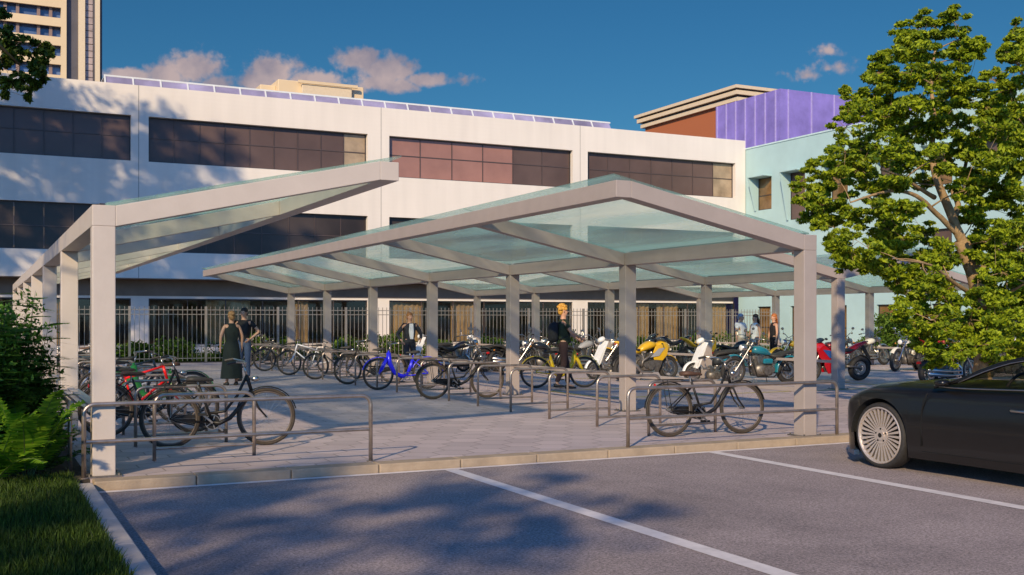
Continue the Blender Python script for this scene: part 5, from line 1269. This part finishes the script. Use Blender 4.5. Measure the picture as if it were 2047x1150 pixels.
# ------------------------------------------------------------ people (x = the way they face, y = left, z up)
def skin_chain(name, verts, edges, m, parent, sub=2, root_i=0):
    me = bpy.data.meshes.new(name); me.from_pydata([v[:3] for v in verts], edges, []); me.materials.append(m)
    o = bpy.data.objects.new(name, me); C.objects.link(o)
    if parent: o.parent = parent
    sk = o.modifiers.new('skin', 'SKIN'); sk.use_smooth_shade = True
    if not me.skin_vertices: raise RuntimeError('no skin layer')
    d = me.skin_vertices[0].data
    for i, v in enumerate(verts):
        r = v[3] if isinstance(v[3], tuple) else (v[3], v[3]); d[i].radius = r; d[i].use_root = (i == root_i)
    s = o.modifiers.new('sub', 'SUBSURF'); s.levels = sub; s.render_levels = sub
    return o
def person(label, loc, face, H=1.7, hair=(.05, .03, .02), hair_len='short', top=None, top_sleeve=0, skirt=None, trousers=None, arms=None, legs=None, shoes=(.02, .02, .02), head_turn=0.0, jacket=False, female=False, skin=None):
    root = empty('person', (loc[0], loc[1], 0), face, label, 'person'); k = H/1.7; sk = skin or M['skin']
    w = .92 if female else 1.0
    arms = arms or {1: ((.02, .26, 1.12), (.06, .27, .88)), -1: ((.02, -.26, 1.12), (.06, -.27, .88))}
    legs = legs or {1: ((.02, .10, .50), (0, .11, .08), (.13, .12, .03)), -1: ((.02, -.10, .50), (0, -.11, .08), (.13, -.12, .03))}
    V = []; E = []
    def v(p, r): V.append((p[0]*k, p[1]*k, p[2]*k, r if not isinstance(r, tuple) else r)); return len(V)-1
    pel = v((0, 0, .95), (.13*w, .10)); wa = v((0, 0, 1.08), (.115*w, .085)); ch = v((0, 0, 1.28), (.15*w, .10)); nb = v((0, 0, 1.42), (.08, .07)); nk = v((.01, 0, 1.49), .05); jaw = v((.025, 0, 1.555), (.062, .068)); hd = v((.015, 0, 1.62), (.072, .085)); cr = v((.005, 0, 1.675), (.05, .06))
    E += [(pel, wa), (wa, ch), (ch, nb), (nb, nk), (nk, jaw), (jaw, hd), (hd, cr)]
    no = v((.115, 0, 1.585), .010); E.append((jaw, no))
    for s in (1, -1):
        sh = v((0, s*.175*w, 1.385), .052); el = v(arms[s][0], .038); wr = v(arms[s][1], .024); E += [(ch, sh), (sh, el), (el, wr)]
        a, b = Vector(arms[s][0]), Vector(arms[s][1]); d = (b-a).normalized(); pm_ = b+d*.07; pa = v(tuple(pm_), (.036, .018)); E.append((wr, pa))
        sd = d.cross(Vector((0, s, 0))); sd = sd.normalized() if sd.length > .1 else Vector((1, 0, 0))
        for q in range(4):
            off = sd*(.026-.017*q); t = v(tuple(pm_+d*.035+off), .0085); t2 = v(tuple(pm_+d*(.085-.008*abs(q-1))+off+Vector((0, -s*.018, 0))), .007); E += [(pa, t), (t, t2)]
        th = v(tuple(pm_-d*.03+sd*.05), .009); E.append((pa, th))
        hp = v((0, s*.085, .90), .085); kn = v(legs[s][0], .055); an = v(legs[s][1], .036); to = v(legs[s][2], .032); E += [(pel, hp), (hp, kn), (kn, an), (an, to)]
    skin_chain('body', V, E, sk, root)
    bo = [c for c in root.children if c.name.startswith('body')][0]
    # eyes, mouth
    f = MB()
    for s in (1, -1): f.ell((.086*k, s*.03*k, 1.613*k), (.008, .011, .006), 8, 6)
    f.build('eyes', M['black'], root)
    MB().ell((.092*k, 0, 1.553*k), (.008, .022, .006), 8, 6).build('mouth', mat('lips', (.40, .12, .10), .5), root)
    for s in (1, -1): MB().ell((.005*k, s*.078*k, 1.60*k), (.018, .010, .03), 8, 6).build('ear', sk, root, 2)
    hm = mat('hair_%02d%02d%02d' % tuple(int(c*99) for c in hair), hair, .6, 0, .35, 30)
    hb = MB(); hb.ell((-.012*k, 0, 1.655*k), (.098, .088, .082), 16, 10); hb.ell((-.05*k, 0, 1.60*k), (.065, .080, .09), 14, 10)
    if hair_len == 'long': hb.loft([(-.05*k, 0, 1.66*k, .07, .05), (-.085*k, 0, 1.56*k, .085, .05), (-.10*k, 0, 1.42*k, .09, .05), (-.10*k, 0, 1.34*k, .05, .03)], 12, 2)
    if hair_len == 'curly':
        rr = random.Random(3)
        for _ in range(26):
            a_, e_ = rr.uniform(0, 6.28), rr.uniform(-.1, 1.5); d = Vector((math.cos(a_)*math.cos(e_)*.10-.02, math.sin(a_)*math.cos(e_)*.10, math.sin(e_)*.10))
            if d.x > .06 and d.z < .05: continue
            hb.ell((d.x, d.y, 1.64*k+d.z), (.035, .035, .035), 8, 6)
    if hair_len == 'bun': hb.ell((-.12*k, 0, 1.66*k), (.045, .045, .045), 10, 8)
    hb.build('hair', hm, root, 2)
    if top:
        V2 = []; E2 = []
        def u(p, r): V2.append((p[0]*k, p[1]*k, p[2]*k, r)); return len(V2)-1
        lo = .86 if jacket else .90
        p0 = u((0, 0, 1.10), (.15*w, .122)); p00 = u((0, 0, lo), (.168*w, .14)); p1 = u((0, 0, 1.28), (.185*w, .135)); p2 = u((0, 0, 1.40), (.12, .10)); p3 = u((0, 0, 1.455), (.068, .066)); E2 += [(p0, p00), (p0, p1), (p1, p2), (p2, p3)]
        for s in (1, -1):
            sh = u((0, s*.168*w, 1.375), .076); E2.append((p1, sh)); a, b = Vector(arms[s][0]), Vector(arms[s][1])
            if top_sleeve >= 1:
                S = Vector((0, s*.175*w, 1.385)); e1 = u(tuple(S+(a-S)*.62), .06); E2.append((sh, e1))
                if top_sleeve >= 2: e2 = u(tuple(a), .052); e3 = u(tuple(a+(b-a)*.92), .038); E2 += [(e1, e2), (e2, e3)]
        skin_chain('jacket' if jacket else 'top', V2, E2, top, root, 2)
    if jacket:
        MB().prism([(.118*k, -.055, 1.42*k), (.118*k, .055, 1.42*k), (.125*k, .07, 1.20*k), (.15*k, .045, 1.0*k), (.15*k, -.045, 1.0*k), (.125*k, -.07, 1.20*k)], (.022, 0, 0)).build('shirt', mat('white_shirt', (.8, .8, .78), .7), root, bevel=.01)
    if trousers:
        V3 = []; E3 = []
        def t_(p, r): V3.append((p[0]*k, p[1]*k, p[2]*k, r)); return len(V3)-1
        a0 = t_((0, 0, .95), (.145*w, .115)); a1 = t_((0, 0, 1.06), (.132*w, .105)); E3.append((a0, a1))
        for s in (1, -1):
            h_ = t_((0, s*.088, .86), .098); kn = t_(legs[s][0], .072); an = t_(tuple(Vector(legs[s][1])+Vector((0, 0, .02))), .055); E3 += [(a0, h_), (h_, kn), (kn, an)]
        skin_chain('trousers', V3, E3, trousers, root, 2)
    if skirt:
        s_ = MB(); n = 28; vs = []; lv = [(1.06, .125, .10), (.96, .165, .14), (.80, .19, .17), (.55, .215, .20), (.30, .24, .225), (.16, .25, .24)]
        for (z, a_, b_) in lv:
            for q in range(n):
                t = 2*math.pi*q/n; f_ = 1+.06*math.sin(t*7)*(1.06-z); vs.append((b_*f_*math.cos(t)*k, a_*f_*math.sin(t)*k, z*k))
        s_.add(vs, [(i*n+q, (i+1)*n+q, (i+1)*n+(q+1)%n, i*n+(q+1)%n) for i in range(len(lv)-1) for q in range(n)]); s_.build('skirt', skirt, root, 2)
    sm = mat('shoe_%d' % int(shoes[0]*100), shoes, .5); sb = MB()
    for s in (1, -1):
        an, to = Vector(legs[s][1])*k, Vector(legs[s][2])*k; d = (to-an); d.z = 0; L_ = d.length
        sb.loft([(0, 0, .0, .034, .04), (.05, 0, 0, .042, .045), (.12, 0, -.012, .045, .034), (.20, 0, -.018, .042, .026), (.25, 0, -.022, .02, .015)], 10, 2.6)
        m_ = len(sb.v)-50
        ang = math.atan2(d.y, d.x)
        for i in range(m_, len(sb.v)):
            x_, y_, z_ = sb.v[i]; x_ -= .06; sb.v[i] = (an.x+x_*math.cos(ang)-y_*math.sin(ang), an.y+x_*math.sin(ang)+y_*math.cos(ang), max(.002, an.z-.04+z_))
    sb.build('shoes', sm, root, 2)
    return root
def fab(name, c): return mat(name, c, .85, 0, .15, 14)
def G3(px, d): 
    l = (px-CXP)*d/F; return (l*CA+d*SA, -l*SA+d*CA)
toCam = lambda p: math.atan2(-p[1], -p[0])
dress = fab('dark_green_dress', (.008, .015, .012))
p = G3(463, 24.9); person('person in a long dark dress seen from behind, hair tied up', p, toCam(p)+math.pi+.25, 1.68, (.30, .16, .06), 'bun', dress, 0, skirt=dress, female=True,
    arms={1: ((.0, .25, 1.13), (.04, .25, .90)), -1: ((.0, -.25, 1.13), (.04, -.25, .90))})
p = G3(488, 26.6); person('person in a black shirt with hand on hip facing the dress wearer', p, toCam(p)-.5, 1.78, (.02, .015, .01), 'short', fab('black_shirt', (.01, .01, .012)), 1, trousers=fab('blue_jeans', (.06, .09, .16)),
    arms={1: ((-.06, .36, 1.16), (.05, .20, 1.0)), -1: ((-.02, -.27, 1.13), (.10, -.24, .92))})
p = G3(819, 29.0); person('person in a dark suit jacket and white shirt before the curtained window', p, toCam(p)+.35, 1.68, (.30, .13, .04), 'short', fab('dark_suit', (.025, .027, .035)), 2, trousers=fab('dark_suit_trousers', (.03, .032, .04)), jacket=True,
    arms={1: ((-.02, .34, 1.12), (.13, .26, .98)), -1: ((-.03, -.35, 1.12), (.12, -.28, .97))})
x, y, a = between((1070, 776), (1167, 775)); hx = Vector((math.cos(a), math.sin(a))); py_ = Vector((x, y))-Vector((-math.sin(a), math.cos(a)))*-.46-hx*.0
py_ = Vector((x, y))+Vector((math.sin(a), -math.cos(a)))*.46-hx*.02
pc = person('curly fair haired person in a dark green shirt pushing the yellow bicycle', (py_.x, py_.y), a, 1.80, (.62, .33, .05), 'curly', fab('dark_green_shirt', (.025, .04, .018)), 1, trousers=fab('dark_brown_trousers', (.045, .02, .018)),
    arms={1: ((.16, .27, 1.15), (.34, .24, 1.03)), -1: ((.14, -.22, 1.15), (.36, -.06, 1.05))}, legs={1: ((.10, .10, .50), (.12, .10, .08), (.26, .11, .03)), -1: ((.0, -.10, .50), (-.16, -.11, .12), (-.04, -.11, .04))})
bp = MB(); bp.loft([(-.13, 0, 1.24, .13, .20), (-.18, 0, 1.24, .16, .23), (-.28, 0, 1.22, .15, .21), (-.32, 0, 1.20, .11, .16)], 16, 3)
bpo = bp.build('backpack', fab('black_backpack', (.012, .014, .018)), None, 2)
bpo.location = pc.location; bpo.rotation_euler = pc.rotation_euler; tag(bpo, 'black backpack worn by the person pushing the yellow bicycle', 'backpack')
st = MB()
for s in (1, -1): st.tube([(-.12, s*.10, 1.42), (.02, s*.11, 1.50), (.13, s*.11, 1.36), (.10, s*.14, 1.16), (-.12, s*.13, 1.08)], .014, 6)
st.build('strap', fab('black_backpack', (.012, .014, .018)), bpo, 2)
white = fab('white_tee', (.78, .76, .74))
p = G3(1481, 34.5); person('person in a white top and grey-blue cap, leftmost of three by the motorcycles', p, toCam(p)+.9, 1.68, (.25, .30, .40), 'short', white, 1, trousers=fab('pale_trousers', (.45, .38, .30)), female=True)
p = G3(1510, 34.0); person('dark haired person in a white vest, middle one of three by the motorcycles', p, toCam(p)-.9, 1.66, (.02, .015, .012), 'long', white, 0, trousers=fab('navy_trousers', (.03, .04, .07)), female=True)
p = G3(1547, 34.8); person('long red haired person in a black vest, rightmost of three by the motorcycles', p, toCam(p)-1.1, 1.68, (.42, .13, .03), 'long', fab('black_vest', (.012, .01, .012)), 0, trousers=fab('black_trousers', (.015, .014, .016)), female=True)
